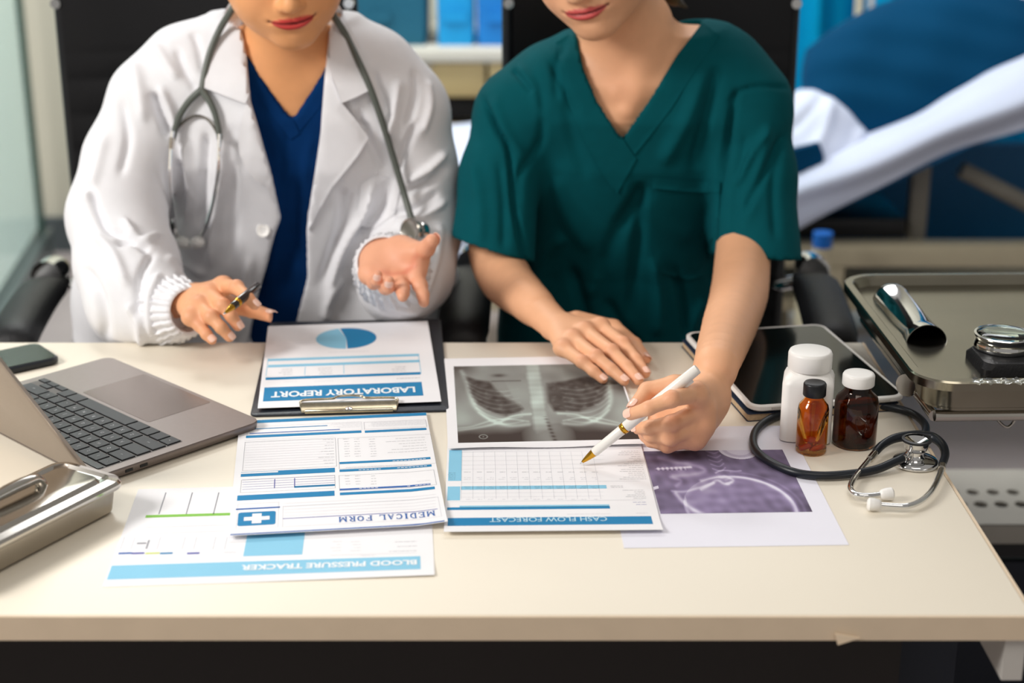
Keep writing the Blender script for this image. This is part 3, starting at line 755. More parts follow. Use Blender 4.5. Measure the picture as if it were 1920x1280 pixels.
        s.mb(name, m).add(VV, F)
    def scribble(s, a, b, n, m, t=.0006, frac=(.4, 1.0), align='right', seed=0):
        """n rows of tiny print between two corners"""
        r = random.Random(seed); u0, v0 = s.loc(*a); u1, v1 = s.loc(*b); u0, u1 = sorted((u0,u1)); v0, v1 = sorted((v0,v1))
        for i in range(n):
            v = v0 + (v1-v0)*(i+.5)/n; wd = (u1-u0)*r.uniform(*frac); x = u1 - wd if align == 'right' else u0; e = x + wd
            while x < e:
                q = min(e, x + r.uniform(.0015, .006)); s.box(x, v-t/2, q, v+t/2, m, 'small_print'); x = q + .0008
    def done(s):
        for (nm, _), (b, m) in s.prints.items():
            o = b.build(nm, m, s.root)
            if nm in ('small_print', 'ruled_lines', 'small_white_print', 'dotted_columns'): o['kind'] = 'stuff'
def zoomer(ox, oy, k): return lambda x, y: (ox + x/k, oy + y/k)
z1 = zoomer(420, 580, 2.909); z2 = zoomer(170, 890, 2.7826); z3 = zoomer(820, 640, 3.368); z4 = zoomer(1160, 820, 4.174)

# ---- blood pressure sheet (landscape, lowest)
def lift_bp(u, v): return .0016*max(0, 1-abs(v-.0)/.03)*max(0, (u-.12)/.18)
bp = Sheet((185, 1100), (815, 1080), .7505, .297, .21, 'white landscape page headed BLOOD PRESSURE TRACKER lying under the medical form, nearest the desk edge', 'paper', 'printed_form', lift_bp, side='right')
bp.band(z2(112, 467), z2(85, 543), z2(1722, 430), z2(1720, 500), M_lblue)
bp.text('BLOOD PRESSURE TRACKER', z2(1702, 468), z2(785, 478), 0, 0, M_paper, .03) if False else None
u0, v0 = bp.loc(*z2(90, 542)); u1, v1 = bp.loc(*z2(1722, 500))
def bptext():
    a = z2(1702, 460); b = z2(785, 483); bp.text('BLOOD PRESSURE TRACKER', a, b, z2(0, 447)[1], z2(0, 475)[1], mat('white print', (240, 246, 250), .7, noise=.02), .035)
bptext()
bp.pbox(z2(795, 425), z2(1118, 300), M_lblue)
bp.line(z2(288, 214), z2(760, 207), M_green_ink, .006)
for x in (365, 505, 645): bp.line(z2(x-3, 205), z2(x+22, 92), M_grey, .0012, 'dotted_columns')
for y in (268, 300): bp.line(z2(285, y), z2(760, y-2), M_lgrey, .0005)
for x in (160, 215, 350, 480, 540, 640, 700): bp.line(z2(x, 390), z2(x+10, 325), M_lgrey, .0006)
bp.pbox(z2(285, 386), z2(310, 340), M_grey, 'grey_block'); bp.pbox(z2(240, 362), z2(292, 352), M_grey, 'grey_block')
for a, b, m in ((145, 215, M_rblue), (215, 280, M_navyline), (285, 360, M_yel_ink), (362, 428, M_blue), (503, 568, M_navyline)): bp.line(z2(a, 410), z2(b, 408), m, .0035, 'colour_bars')
bp.scribble(z2(640, 412), z2(760, 398), 2, M_lgrey, seed=3)
bp.scribble(z2(1245, 405), z2(1310, 340), 4, M_lgrey, seed=5); bp.scribble(z2(1345, 405), z2(1410, 340), 4, M_lgrey, seed=6); bp.scribble(z2(1460, 415), z2(1700, 335), 3, M_grey, seed=7)
bp.scribble(z2(1350, 425), z2(1480, 418), 1, M_lgrey, seed=8); bp.line(z2(1250, 418), z2(1700, 408), M_lgrey, .0004)
bp.done()

# ---- painted pictures: dense vertex colours
def photo(sheet, BL, BR, TR, TL, fn, name, nx=300, ny=190, h=.00015):
    u0, v0 = sheet.loc(*BL); u1, v1 = sheet.loc(*TR); ua, _ = sheet.loc(*BR); ub, _ = sheet.loc(*TL)
    uL, uR = min(u0, ub)*.5 + max(u0, ub)*.5, (u1+ua)/2
    fx, fy = np.meshgrid(np.linspace(0, 1, nx), np.linspace(0, 1, ny)); g = fn(fx, fy)
    V = np.array([sheet.w(uL + (uR-uL)*a, v0 + (v1-v0)*b, h) for b, a in zip(fy.ravel(), fx.ravel())])
    I = np.arange(nx*ny).reshape(ny, nx); F = np.stack([I[:-1,:-1], I[:-1,1:], I[1:,1:], I[1:,:-1]], -1).reshape(-1, 4)
    me = mesh_np(name, V, F); c = g.reshape(-1, 3)/255.0; c = np.where(c <= .04045, c/12.92, ((c+.055)/1.055)**2.4); setcol(me, c)
    link(name, me, mat('printed picture', (128, 128, 128), .85, spec=.2, attr='tone', noise=.02, nscale=400), sheet.root)
def G(d, wd): return np.exp(-(d/wd)**2)
def noise2(fx, fy, sc, seed):
    r = np.random.default_rng(seed); o = np.zeros_like(fx)
    for i in range(14):
        a = r.uniform(0, 6.28); k = sc*r.uniform(.5, 2); o += np.sin(k*(fx*np.cos(a)*1.4 + fy*np.sin(a)) + r.uniform(0, 6.28))/3.5
    return o
def curve_d(fx, fy, pts, asp=1.45):
    g = [(q.x*asp, q.y) for q in catmull([(a, b, 0) for a, b in pts], 6)]; best = np.full(fx.shape, 9.)
    for i in range(len(g)-1):
        a = np.array(g[i]); e = np.array(g[i+1])-a; t = np.clip(((fx*asp-a[0])*e[0]+(fy-a[1])*e[1])/(e@e+1e-9), 0, 1)
        best = np.minimum(best, np.hypot(fx*asp-a[0]-t*e[0], fy-a[1]-t*e[1]))
    return best
def chest(fx, fy):
    I = .50 + .05*noise2(fx, fy, 9, 1) + .03*noise2(fx, fy, 26, 21)                       # 0 dark .. 1 light
    I = I - .52*np.clip((.22 - fy)*7, 0, 1)                  # dark band at the shoulders side
    I = I - .35*G(np.hypot(fx-.0, (fy-1)*.8), .12)
    nk = np.clip(1 - np.abs(fx-.50)/.15, 0, 1)**.5; I = np.maximum(I, (.48 + .05*noise2(fx, fy, 22, 4))*nk*(fy < .26) + I*(fy >= .26))
    def lung(poly, I):
        g = np.array(poly)*[1.45, 1]; sd = sdpoly(fx*1.45, fy, g); m = np.clip(-sd*28 + .5, 0, 1)
        return I*(1-m) + m*(.10 + .05*noise2(fx, fy, 40, 2) + .10*np.clip(noise2(fx, fy, 75, 3)-.5, 0, 1))
    I = lung([(.06,.86),(.13,.80),(.21,.77),(.24,.66),(.29,.55),(.36,.47),(.385,.40),(.36,.35),(.28,.31),(.2,.36),(.13,.46),(.085,.62)], I)
    I = lung([(.55,.73),(.66,.76),(.80,.82),(.885,.76),(.90,.66),(.86,.5),(.80,.41),(.70,.345),(.56,.36),(.535,.5)], I)
    for sgn, c0 in ((1, 0), (-1, 1)):
        X = fx if sgn == 1 else 1.0 - fx + .0
        for k in range(8):                                    # ribs
            y0 = .78 - k*.06; d = curve_d(X, fy, [(.07+k*.008, y0), (.15+.006*k, y0-.1), (.27, y0-.15), (.37, y0-.12)]); I = I + .13*G(d, .011)*((X < .42) & (X > .05))
        d = curve_d(X, fy, [(.045,.93),(.07,.8),(.085,.6),(.115,.42),(.19,.27),(.29,.19),(.40,.2)]); I = I + .28*G(d, .022)
        d = curve_d(X, fy, [(-.02,.14),(.1,.17),(.22,.22),(.32,.31),(.42,.33)]); I = I + .30*G(d, .016)
        d = curve_d(X, fy, [(-.02,.17),(.08,.19),(.2,.26),(.3,.27),(.4,.24)]); I = I + .2*G(d, .012)
        I = I + .14*G(np.hypot((X-.03)*1.4, fy-.30), .13)
    hrt = G(np.hypot((fx-.36)*1.45, (fy-.60)*1.1), .17); I = np.maximum(I, .60*hrt*(np.clip((fx-.23-(.8-fy)*.16)*14, 0, 1)) + I*(1-hrt))
    sp = np.clip((.078 - np.abs(fx-.475-.02*(fy-.5)))/.05, 0, 1)**.7; I = np.maximum(I, sp*(.76 + .025*np.sin(fy*95) + .05*noise2(fx, fy, 20, 5))*np.clip(fy*3.2+.25, 0, 1))
    I = I - .30*G((fx-.50-.1*(.3-fy))*1.45, .018)*(fy < .30)*(.6+.4*np.sin(fy*150))
    I = I - .38*G(np.hypot((fx-.27)*1.45, (fy-.855)*2.6), .055) - .3*G((fy-.775), .007)*((fx > .22) & (fx < .40))
    I = I - .35*G(np.hypot((fx-1.0)*1.45, (fy-.66)), .10)
    rg = np.hypot((fx-.14)*1.45, (fy-.065)*1.35); I = I + .55*G(rg-.032, .005) + .5*G(np.hypot((fx-.14)*1.45, (fy-.065)), .007)
    I = np.clip(I, .02, .95)[..., None]
    dark = np.array([66, 56, 52.]); mid = np.array([140, 140, 136.]); hi = np.array([206, 222, 214.])
    return np.where(I < .5, dark + (mid-dark)*I*2, mid + (hi-mid)*(I-.5)*2)
def skull(fx, fy):
    I = .32 + .035*noise2(fx, fy, 7, 11) - .18*G(np.hypot(fx*.5-.1, fy-1.0), .13) - .15*G(np.hypot((fx-.98)*.8, fy-.0), .25)
    asp = 2.15; X = fx*asp
    ring = np.hypot((X-.54*asp)/.80, (fy-.08)/.49); I = I + .15*(ring < 1)*(.8+.3*fy) + .58*G(ring-.97, .05)*np.clip((fx-.46)*6+.15, .12, 1) + .2*G(ring-.97, .03)*(fx < .2) 
    I = I + .10*G(ring-1.12, .03)*(X > 1.2)
    def add(pts, wd, am, I): return I + am*G(curve_d(fx, fy, pts, asp), wd)
    I = add([(.14,.30),(.17,.18),(.22,.06),(.28,-.02)], .035, .42, I); I = add([(.12,.34),(.2,.33),(.3,.38),(.42,.46)], .02, .28, I)
    I = add([(.10,.88),(.22,.80),(.34,.74),(.39,.66),(.30,.60),(.16,.58)], .035, .22, I)
    I = add([(.06,.70),(.30,.72)], .02, .6, I)*1.0; I = I + .2*(np.abs(fy-.70) < .03)*(fx > .05)*(fx < .27)*np.sin(fx*200)
    I = I + .14*G(np.hypot((fx-.25)*asp, (fy-.72)*1.3), .22)
    for k in range(5): I = add([(.45,.99-k*.075),(.50,.95-k*.075),(.54,.985-k*.07)], .012, .22, I)
    I = add([(.46,.62),(.51,.66),(.6,.645),(.64,.65)], .014, .3, I)
    I = add([(.34,.50),(.42,.54),(.5,.56),(.56,.50),(.50,.44),(.45,.50),(.40,.44),(.32,.36)], .024, .34, I); I = I + .20*G(np.hypot((fx-.51)*asp, fy-.5), .09)*(1+.5*noise2(fx, fy, 60, 9))
    I = add([(.14,.56),(.2,.5),(.16,.42)], .03, .2, I)
    I = I + .05*noise2(fx, fy, 30, 15) + .08*G(np.hypot((fx-.3)*asp, (fy-.45)*1.2), .35)
    I = I + .9*((fx > -.01) & (fx < .035) & (np.abs(fy-.385-fx*.6) < .022))
    e = np.hypot((fx-.685)*asp/1.05, (fy-1.03)/.62); I = np.where(e < .30, .98 - .15*(np.abs(e-.22) < .03), I)
    I = np.clip(I, 0, 1)[..., None]
    dark = np.array([70, 62, 78.]); mid = np.array([150, 136, 172.]); hi = np.array([226, 222, 240.])
    return np.where(I < .5, dark + (mid-dark)*I*2, mid + (hi-mid)*(I-.5)*2)

M_cpaper = mat('cool white paper', (234, 233, 244), .7, noise=.015, nscale=40)
sk = Sheet((1170, 1027), (1590, 1021), .7505, .213, .297, 'white page with a purple skull X-ray lying under the pen hand, near the black stethoscope', 'paper', 'x_ray_print', None, m=M_cpaper)
photo(sk, z4(315, 598), z4(1513, 582), z4(1285, 95), z4(205, 108), skull, 'skull_x_ray', 380, 190); sk.done()

cf = Sheet((832, 1004), (1242, 1000), .7510, .21, .297, 'white page headed CASH FLOW FORECAST lying below the chest X-ray, right of the medical form', 'paper', 'printed_form', lambda u, v: .0035*max(0, 1-v/.04)**2 + .0008)
cf.band(z3(70, 1120), z3(60, 1175), z3(1350, 1107), z3(1362, 1165), M_blue)
cf.text('CASH FLOW FORECAST', z3(1072, 1128), z3(330, 1133), z3(0, 1116)[1], z3(0, 1146)[1], mat('pale blue print', (190, 225, 240), .7, noise=.02), .01)
cf.line(z3(62, 1058), z3(1090, 1054), M_blue, .0060); cf.line(z3(140, 1045), z3(1086, 1042), M_lblue, .0042)
cf.pbox(z3(62, 1008), z3(145, 920), M_lblue); cf.pbox(z3(68, 885), z3(155, 690), M_lblue); cf.line(z3(150, 930), z3(1068, 922), M_lblue, .0085)
for i in range(13): x = 152 + i*71; cf.line(z3(x, 1000), z3(x+3, 700), M_lgrey, .0003)
for y in (700, 728, 755, 782, 808, 960, 985): cf.line(z3(150, y), z3(1050, y-2), M_lgrey, .0003)
cf.line(z3(150, 895), z3(1280, 885), M_lgrey, .0004); cf.line(z3(80, 1015), z3(1300, 1005), M_lgrey, .0004)
for i in range(12):
    x = 165 + i*73
    cf.scribble(z3(x, 834), z3(x+45, 824), 1, M_grey, .0007, (.7, 1), seed=i); cf.scribble(z3(x, 880), z3(x+45, 858), 2, M_lgrey, .0007, seed=i+20); cf.scribble(z3(x, 1006), z3(x+45, 996), 1, M_lgrey, .0007, seed=i+40)
    cf.scribble(z3(x, 936), z3(x+45, 917), 2, mat('ink mid blue', (110, 165, 200), .7), .0006, (.6, 1), seed=i+60)
cf.scribble(z3(1140, 880), z3(1275, 690), 16, M_grey, .0006, (.25, 1), seed=70); cf.scribble(z3(1160, 1000), z3(1305, 938), 6, M_grey, .0006, (.3, .9), seed=71)
cf.scribble(z3(1170, 1042), z3(1315, 1012), 2, M_navyline, .0006, (.4, .8), seed=72); cf.scribble(z3(60, 880), z3(115, 830), 5, M_grey, .0005, (.6, 1), seed=73)
cf.scribble(z3(1090, 930), z3(1170, 912), 2, M_grey, .0006, seed=74); cf.scribble(z3(460, 1102), z3(1095, 1090), 1, M_lgrey, .0006, (.3, .6), seed=75); cf.scribble(z3(1210, 1095), z3(1330, 1083), 1, M_lgrey, seed=76)
cf.done()

cx = Sheet((840, 844), (1211, 836), .7530, .213, .29, 'white page with a grey chest X-ray under the flat hand, left of the white pen', 'paper', 'x_ray_print', lambda u, v: .002*max(0, 1-v/.02)**2*(1+.5*math.sin(u*40)), m=M_paper)
photo(cx, z3(105, 641), z3(1257, 618), z3(1150, 138), z3(125, 138), chest, 'chest_x_ray', 330, 330); cx.done()

def lift_md(u, v): return .0022*max(0, 1-v/.03)**2 + .003*max(0, (u-.18)/.03)*max(0, 1-v/.25)
md = Sheet((427, 1008), (839, 986), .7535, .2095, .297, 'white blue-ruled page headed MEDICAL FORM with a white cross emblem, below the clipboard', 'paper', 'printed_form', lift_md)
md.pbox(z1(20, 1243), z1(1205, 1185), M_rblue) if False else None
u0, v0 = md.loc(*z1(22, 1238)); u1, v1 = md.loc(*z1(1205, 1172)); vm = (v0+v1)/2; md.box(.0025, vm-.0022, md.W-.003, vm+.0010, M_rblue)
def L(a, b, m, t, nm='printed_band'): md.line(z1(*a), z1(*b), m, t*1.55 if nm == 'printed_band' else t*1.15, nm)
L((320, 1142), (1165, 1096), M_navyline, .0011, 'ruled_lines'); L((65, 1090), (305, 1078), M_rblue, .002)
md.text('MEDICAL FORM', z1(1150, 1118), z1(626, 1149), z1(0, 1112)[1], z1(0, 1143)[1], M_rblue, serif=True)
# emblem: rounded blue plate with a white cross
a, b = md.loc(*z1(72, 1183)); c2, d2 = md.loc(*z1(283, 1098)); cxu, cyv = (a+c2)/2, (b+d2)/2; hw_, hh_ = abs(c2-a)/2, abs(d2-b)/2
ring = []
for qx, qy, a0 in ((1,1,0),(-1,1,90),(-1,-1,180),(1,-1,270)):
    for k in range(5):
        t = math.radians(a0 + 22.5*k); ring.append(md.w(cxu + qx*(hw_-.003) + .003*math.cos(t), cyv + qy*(hh_-.003) + .003*math.sin(t), .00015))
md.mb('emblem_plate', M_blue).add(ring, [tuple(range(len(ring)))])
md.box(cxu-hw_*.68, cyv-hh_*.27, cxu+hw_*.68, cyv+hh_*.27, M_paper, 'emblem_cross', .0003); md.box(cxu-hw_*.25, cyv-hh_*.72, cxu+hw_*.25, cyv+hh_*.72, M_paper, 'emblem_cross', .00031)
md.frame(z1(63, 1200), z1(300, 1050), M_lgrey); md.frame(z1(318, 1188), z1(1168, 1030), M_lgrey)
for k in range(5): L((328, 1128-k*17), (1155, 1082-k*17), M_lgrey, .0003, 'ruled_lines')
L((72, 1028), (603, 1003), M_blue, .0080); L((632, 1006), (1150, 980), M_blue, .0042); L((632, 984), (1126, 956), M_rblue, .0026)
L((92, 900), (605, 876), M_blue, .0075); L((630, 880), (1132, 855), M_blue, .0040); L((630, 838), (1126, 814), M_blue, .0036)
L((120, 693), (750, 668), M_blue, .0045); L((768, 668), (1104, 650), M_blue, .0042); L((140, 676), (632, 655), M_rblue, .0014); L((142, 652), (564, 634), M_blue, .0014)
L((180, 610), (1115, 571), M_blue, .0058); L((383, 968), (605, 957), M_blue, .0028)
md.frame(z1(88, 1000), z1(605, 905), M_grey); md.frame(z1(100, 880), z1(608, 700), M_grey); md.frame(z1(628, 870), z1(1128, 680), M_grey); md.frame(z1(630, 990), z1(1145, 880), M_grey); md.frame(z1(766, 655), z1(1100, 600), M_grey); md.frame(z1(125, 685), z1(750, 612), M_lgrey)
for k in range(5): L((100, 980-k*13), (605, 958-k*13), M_navyline, .0005, 'ruled_lines')
L((275, 975), (277, 925), M_navyline, .0008, 'ruled_lines'); L((384, 968), (386, 920), M_navyline, .0008, 'ruled_lines')
for k in range(12): L((112, 862-k*13.5), (600, 840-k*13.5), M_lgrey, .0003, 'ruled_lines')
md.scribble(z1(505, 850), z1(598, 700), 9, M_grey, .0006, (.4, 1), seed=80)
for q, x in enumerate((655, 712, 797)): md.scribble(z1(x, 808), z1(x+26, 700), 8, M_grey, .0007, (.8, 1), seed=81+q); md.scribble(z1(x+4, 960), z1(x+30, 900), 4, M_grey, .0007, (.8, 1), seed=91+q)
md.scribble(z1(860, 790), z1(1095, 690), 6, M_grey, .0006, (.5, 1), seed=84); md.scribble(z1(985, 948), z1(1125, 932), 1, M_lgrey, seed=85); md.scribble(z1(640, 866), z1(1000, 844), 2, M_lgrey, .0005, (.7, 1), seed=86)
md.scribble(z1(785, 642), z1(1095, 603), 6, M_lgrey, .0005, (.9, 1), seed=87); md.scribble(z1(570, 650), z1(745, 612), 5, M_lgrey, .0005, (.5, 1), seed=88)
for a, b in (((920, 828), (1098, 816)), ((735, 878), (850, 868)), ((945, 866), (1095, 856)), ((738, 978), (838, 970)), ((1000, 966), (1125, 956))):
    u0, v0 = md.loc(*z1(*a)); u1, v1 = md.loc(*z1(*b)); x = u0
    while x < u1: md.box(x, (v0+v1)/2-.0006, x+.003, (v0+v1)/2+.0006, M_paper, 'small_white_print', .00025); x += .004
a, b = z1(92, 893), z1(295, 886); md.line(a, b, M_paper, .0035, 'white_label', .00022); md.scribble(z1(130, 893), z1(290, 886), 1, M_navyline, .0008, (.7, 1), seed=95)
md.done()

# ---- clipboard with the lab report
A_ = Vector(P(469, 779, .7525)); B_ = Vector(P(843, 769, .7525)); ex = (B_-A_).normalized(); ey = Vector((-ex.y, ex.x, 0))
cb = empty('clipboard', tuple((A_+B_)/2 + ey*.16), 'black clipboard with a steel clip holding the laboratory report, overhanging the far desk edge', 'clipboard')
Rcb = Matrix((ex, ey, Vector((0,0,1)))).transposed(); cc_ = (A_+B_)/2 + ey*.166; cc_.z = .7503
W2 = (B_-A_).length/2
MB().rrect([(W2-.001, .1645, .006, 0), (W2, .166, .007, .0008), (W2, .166, .007, .0022), (W2-.001, .1645, .006, .003)], c=cc_, R=Rcb).build('board', mat('black clipboard vinyl', (28, 32, 42), .4, noise=.1, bump=.2, bscale=500), cb)
ck = (A_+B_)/2; ck.z = .7533; ck = ck + ex*(-.0005)
clipM = MB()
def cbx(u0, u1, v0, v1, z0, z1_): return [ck + ex*u + ey*v + Vector((0,0,z)) for u, v, z in ((u0,v0,z0),(u1,v0,z0),(u1,v1,z0),(u0,v1,z0),(u0,v0,z1_),(u1,v0,z1_),(u1,v1,z1_),(u0,v1,z1_))]
BXF = [(0,3,2,1),(4,5,6,7),(0,1,5,4),(1,2,6,5),(2,3,7,6),(3,0,4,7)]
clip = empty('x', (0,0,0), None, None); bpy.data.objects.remove(clip)
cpx = P(655, 757, .756); cu_ = (Vector(cpx) - ck).dot(ex)
prof = [(-.002, .0005), (.001, .006), (.006, .0085), (.012, .0075), (.017, .0035), (.0195, .0020)]
rs = []
for v, z in prof: rs.append([ck + ex*(cu_ + s_*u) + ey*(.004+v) + Vector((0,0,z)) for s_, u in ((-1,.054),(-1,.03),(1,.03),(1,.054))])
V = [p for r in rs for p in r]; F = [(i*4+j, i*4+j+1, (i+1)*4+j+1, (i+1)*4+j) for i in range(len(rs)-1) for j in range(3)]
n = len(V); V += [p - Vector((0,0,.0009)) for p in V]; F += [tuple(i+n for i in f[::-1]) for f in F]
M_clip = mat('nickel clip', (206, 196, 172), .25, 1.0, noise=.3, nscale=60)
kl = MB().add(V, F).build('clip_plate', M_clip, cb)
MB().tube([ck + ex*(cu_+u) + ey*v + Vector((0,0,z)) for u, v, z in ((-.053,.004,.002),(-.055,.012,.006),(-.052,.020,.0085),(-.02,.0215,.009),(-.014,.027,.009),(0,.030,.0092),(.014,.027,.009),(.02,.0215,.009),(.052,.020,.0085),(.055,.012,.006),(.053,.004,.002))], .0014, smooth=5).build('wire_lever', M_clip, cb)
MB().add(cbx(cu_-.05, cu_+.05, -.001, .006, 0, .0035), BXF).build('clip_base', M_clip, cb, bevel=.0006)
MB().lathe([(.004, 0), (.004, .001), (.0015, .002)], c=tuple(ck + ex*cu_ + ey*.002 + Vector((0,0,.0035))), n=14).build('rivet', M_mirror, cb)
lb = Sheet((483, 765), (829, 752), .7570, .2095, .297, 'laboratory report page with a blue pie chart, clipped on the black clipboard', 'paper', 'printed_form', lambda u, v: -.0025 + .0028*max(0, 1-abs(v-.05)/.4))
def LL(a, b, m, t, nm='printed_band'): lb.line(z1(*a), z1(*b), m, t*1.9 if nm == 'printed_band' else t, nm)
u0, v0 = lb.loc(*z1(212, 500)); u1, v1 = lb.loc(*z1(1085, 400)); ua, va = lb.loc(*z1(1088, 472)); ub, vb = lb.loc(*z1(222, 422)); lb.box(u0, (v0+va)/2, ua, (v1+vb)/2, M_blue)
lb.text('LABORATORY REPORT', z1(1043, 442), z1(258, 463), z1(0, 437)[1], z1(0, 468)[1], mat('white print', (240, 246, 250)), .035)
LL((228, 375), (1072, 351), M_blue, .0046); LL((240, 306), (1068, 282), M_lblue, .0048); LL((240, 273), (1064, 247), M_lblue, .0045)
for x in (238, 450, 662): u_, v_ = lb.loc(*z1(x, 371-x*.028)); lb.box(u_-.003, v_-.0028, u_+.003, v_+.0012, M_paper, 'white_notches', .0003)
for a in ((240, 265, 228, 380), (443, 312, 440, 365), (655, 300, 652, 355), (1063, 245, 1072, 350)): LL(a[:2], a[2:], M_lblue, .0007, 'ruled_lines')
for k, x in enumerate((285, 500, 900)): lb.scribble(z1(x, 362-k*4), z1(x+90, 318-k*6), 4, M_grey, .0010, (.5, 1), seed=100+k)
lb.scribble(z1(940, 380), z1(1070, 370), 1, M_grey, .0012, (.8, 1), seed=110); lb.scribble(z1(480, 398), z1(600, 385), 1, M_lgrey, seed=111); lb.scribble(z1(300, 400), z1(400, 388), 1, M_lgrey, seed=112)
lb.scribble(z1(570, 236), z1(790, 220), 1, M_lgrey, .001, (1, 1), seed=113); lb.scribble(z1(850, 140), z1(935, 130), 1, M_lgrey, seed=114); lb.scribble(z1(390, 185), z1(500, 175), 1, M_lgrey, seed=115)
cu2, cv2 = lb.loc(*z1(667, 153)); r_ = abs(lb.loc(*z1(832, 153))[0] - lb.loc(*z1(502, 153))[0])/2
vt_ = abs(lb.loc(*z1(667, 98))[1] - lb.loc(*z1(667, 212))[1])/2
def wedge(a0, a1, m, nm):
    n = 24; pts = [lb.w(cu2, cv2, .0002)] + [lb.w(cu2 + r_*math.cos(math.radians(a0+(a1-a0)*i/n)), cv2 + vt_*math.sin(math.radians(a0+(a1-a0)*i/n)), .0002) for i in range(n+1)]
    lb.mb(nm, m).add(pts, [(0, i+1, i+2) for i in range(n)])
wedge(105, 269, M_lblue, 'pie_light_slice'); wedge(-88, 102, M_blue, 'pie_dark_slice')
lb.done()
# lift the report page copies nothing: it rests on the board

# ================================================================== LAPTOP
M_alu = mat('space grey aluminium', (132, 122, 118), .38, .75, noise=.04, nscale=200)
M_key = mat('black keycap', (40, 42, 46), .5, noise=.05)
M_keyw = mat('key legend', (200, 200, 205), .6, noise=.02)
A3 = Vector(P(200, 662, .765)); B3 = Vector(P(491, 784, .765)); Xl = (A3-B3).normalized(); Yl = Vector((Xl.y*-1, Xl.x, 0)); 
if Yl.y > 0: Yl = -Yl
LZ = .7505; LT = .7625
B3 = Vector((B3.x, B3.y, 0))
def lw(x, y, z): return B3 + Xl*x + Yl*y + Vector((0,0,z))
lap = empty('laptop', tuple(lw(.15, .1, LZ)), 'open space grey laptop turned towards the person in the white coat', 'laptop')
def lrr(x0, y0, x1, y1, r, zs, n=6):
    rs = []
    for ins, z in zs:
        ring = []
        for cx_, cy_, a0 in ((x1-r, y1-r, 0), (x0+r, y1-r, 90), (x0+r, y0+r, 180), (x1-r, y0+r, 270)):
            for k in range(n+1):
                a = math.radians(a0+90*k/n); rr = r - ins; ring.append(lw(cx_+rr*math.cos(a), cy_+rr*math.sin(a), z))
        rs.append(ring)
    # winding: Xl x Yl may point down
    if Xl.cross(Yl).z < 0: rs = [r_[::-1] for r_ in rs]
    return rs
MB().rings(lrr(0, 0, .304, .212, .013, [(.006, LZ), (.001, LZ+.004), (0, LT-.002), (.0008, LT)])).build('base', M_alu, lap, ang=50)
MB().rings(lrr(.086, .006, .220, .0905, .003, [(0, LT), (0, LT+.0002)])).build('trackpad', mat('trackpad glass', (140, 128, 122), .22, .6, noise=.03), lap)
MB().rings(lrr(.013, .0955, .291, .199, .003, [(0, LT), (0, LT+.00015)])).build('keyboard_well', mat('dark well', (92, 86, 84), .5, .5, noise=.05), lap)
key_lib = {}
legends = MB()
def key(x, y, wd, dp, leg=''):
    k = (round(wd, 4), round(dp, 4))
    if k not in key_lib:
        b = MB(); rs = lambda ins, z: [(sx*(wd/2-ins), sy*(dp/2-ins), z) for sx, sy in ((-1,-1),(1,-1),(1,1),(-1,1))]
        b.rings([rs(0, 0), rs(0, .0009), rs(.0006, .0013)]); me = bpy.data.meshes.new('key'); me.from_pydata(b.v, [], b.f); me.materials.append(M_key); key_lib[k] = me
    o = bpy.data.objects.new('key', key_lib[k]); COL.objects.link(o); o.parent = lap
    M4 = Matrix((Xl, Yl*(-1 if False else 1), Vector((0,0,1)))).transposed()
    if M4.determinant() < 0: M4 = Matrix((-Xl, Yl, Vector((0,0,1)))).transposed()
    w_ = Matrix.Translation(lw(x+wd/2, y+dp/2, LT+.0001)) @ M4.to_4x4(); o.matrix_parent_inverse = lap.matrix_world.inverted(); o.matrix_basis = w_
    if leg:
        V, F = TXT.setdefault(leg, text_verts(leg)); s_ = .0055 if len(leg) < 2 else .0028; cx_ = (min(v[0] for v in V)+max(v[0] for v in V))/2
        legends.add([lw(x+wd/2+(v[0]-cx_)*s_, y+dp/2+(v[1]-.35)*s_, LT+.0016) for v in V], [f for f in F])
TXT = {}
kx0 = .015; p = .0190; g = .0022; y = .0975
def row(y, keys, dp=.0165):
    x = kx0
    for wdt, leg in keys:
        key(x, y, wdt*p - g, dp, leg); x += wdt*p
row(y, [(1, 'fn'), (1, ''), (1, ''), (1.25, ''), (5.25, ''), (1.25, ''), (1, '')])
x = kx0 + 11.75*p
key(x, y, p-g, .0080); key(x+p, y, p-g, .0078); key(x+p, y+.0088, p-g, .0077); key(x+2*p, y, .75*p, .0080)
y += p; row(y, [(2.25, 'shift')] + [(1, q) for q in 'ZXCVBNM,./'] + [(2.25, 'shift')])
y += p; row(y, [(1.75, '')] + [(1, q) for q in "ASDFGHJKL;'"] + [(1.75, '')])
y += p; row(y, [(1.5, 'tab')] + [(1, q) for q in 'QWERTYUIOP[]'] + [(1, '')])
y += p; row(y, [(1, q) for q in '`1234567890-='] + [(1.5, '')])
y += p; MB().rings(lrr(kx0, y, kx0+14.5*p-g, y+.0075, .001, [(0, LT+.0001), (0, LT+.0008)])).build('touch_strip', M_blackp, lap)
legends.build('key_legends', M_keyw, lap)['kind'] = 'stuff'
for yy in (.150, .168): MB().rings(lrr(-.0004, yy, .001, yy+.009, .0004, [(0, LZ+.0055), (0, LZ+.0085)], 2)).build('port', M_blackp, lap)
MB().tube([lw(.02, .2115, LT-.001), lw(.284, .2115, LT-.001)], .0035, smooth=0).build('hinge', M_blackp, lap)
ANG = math.radians(LIDDEG)
ld = Yl*math.cos(ANG) + Vector((0,0,1))*math.sin(ANG); ln_ = (Xl.cross(ld)).normalized()
if ln_.dot(-Yl) < 0: ln_ = -ln_      # towards the keyboard
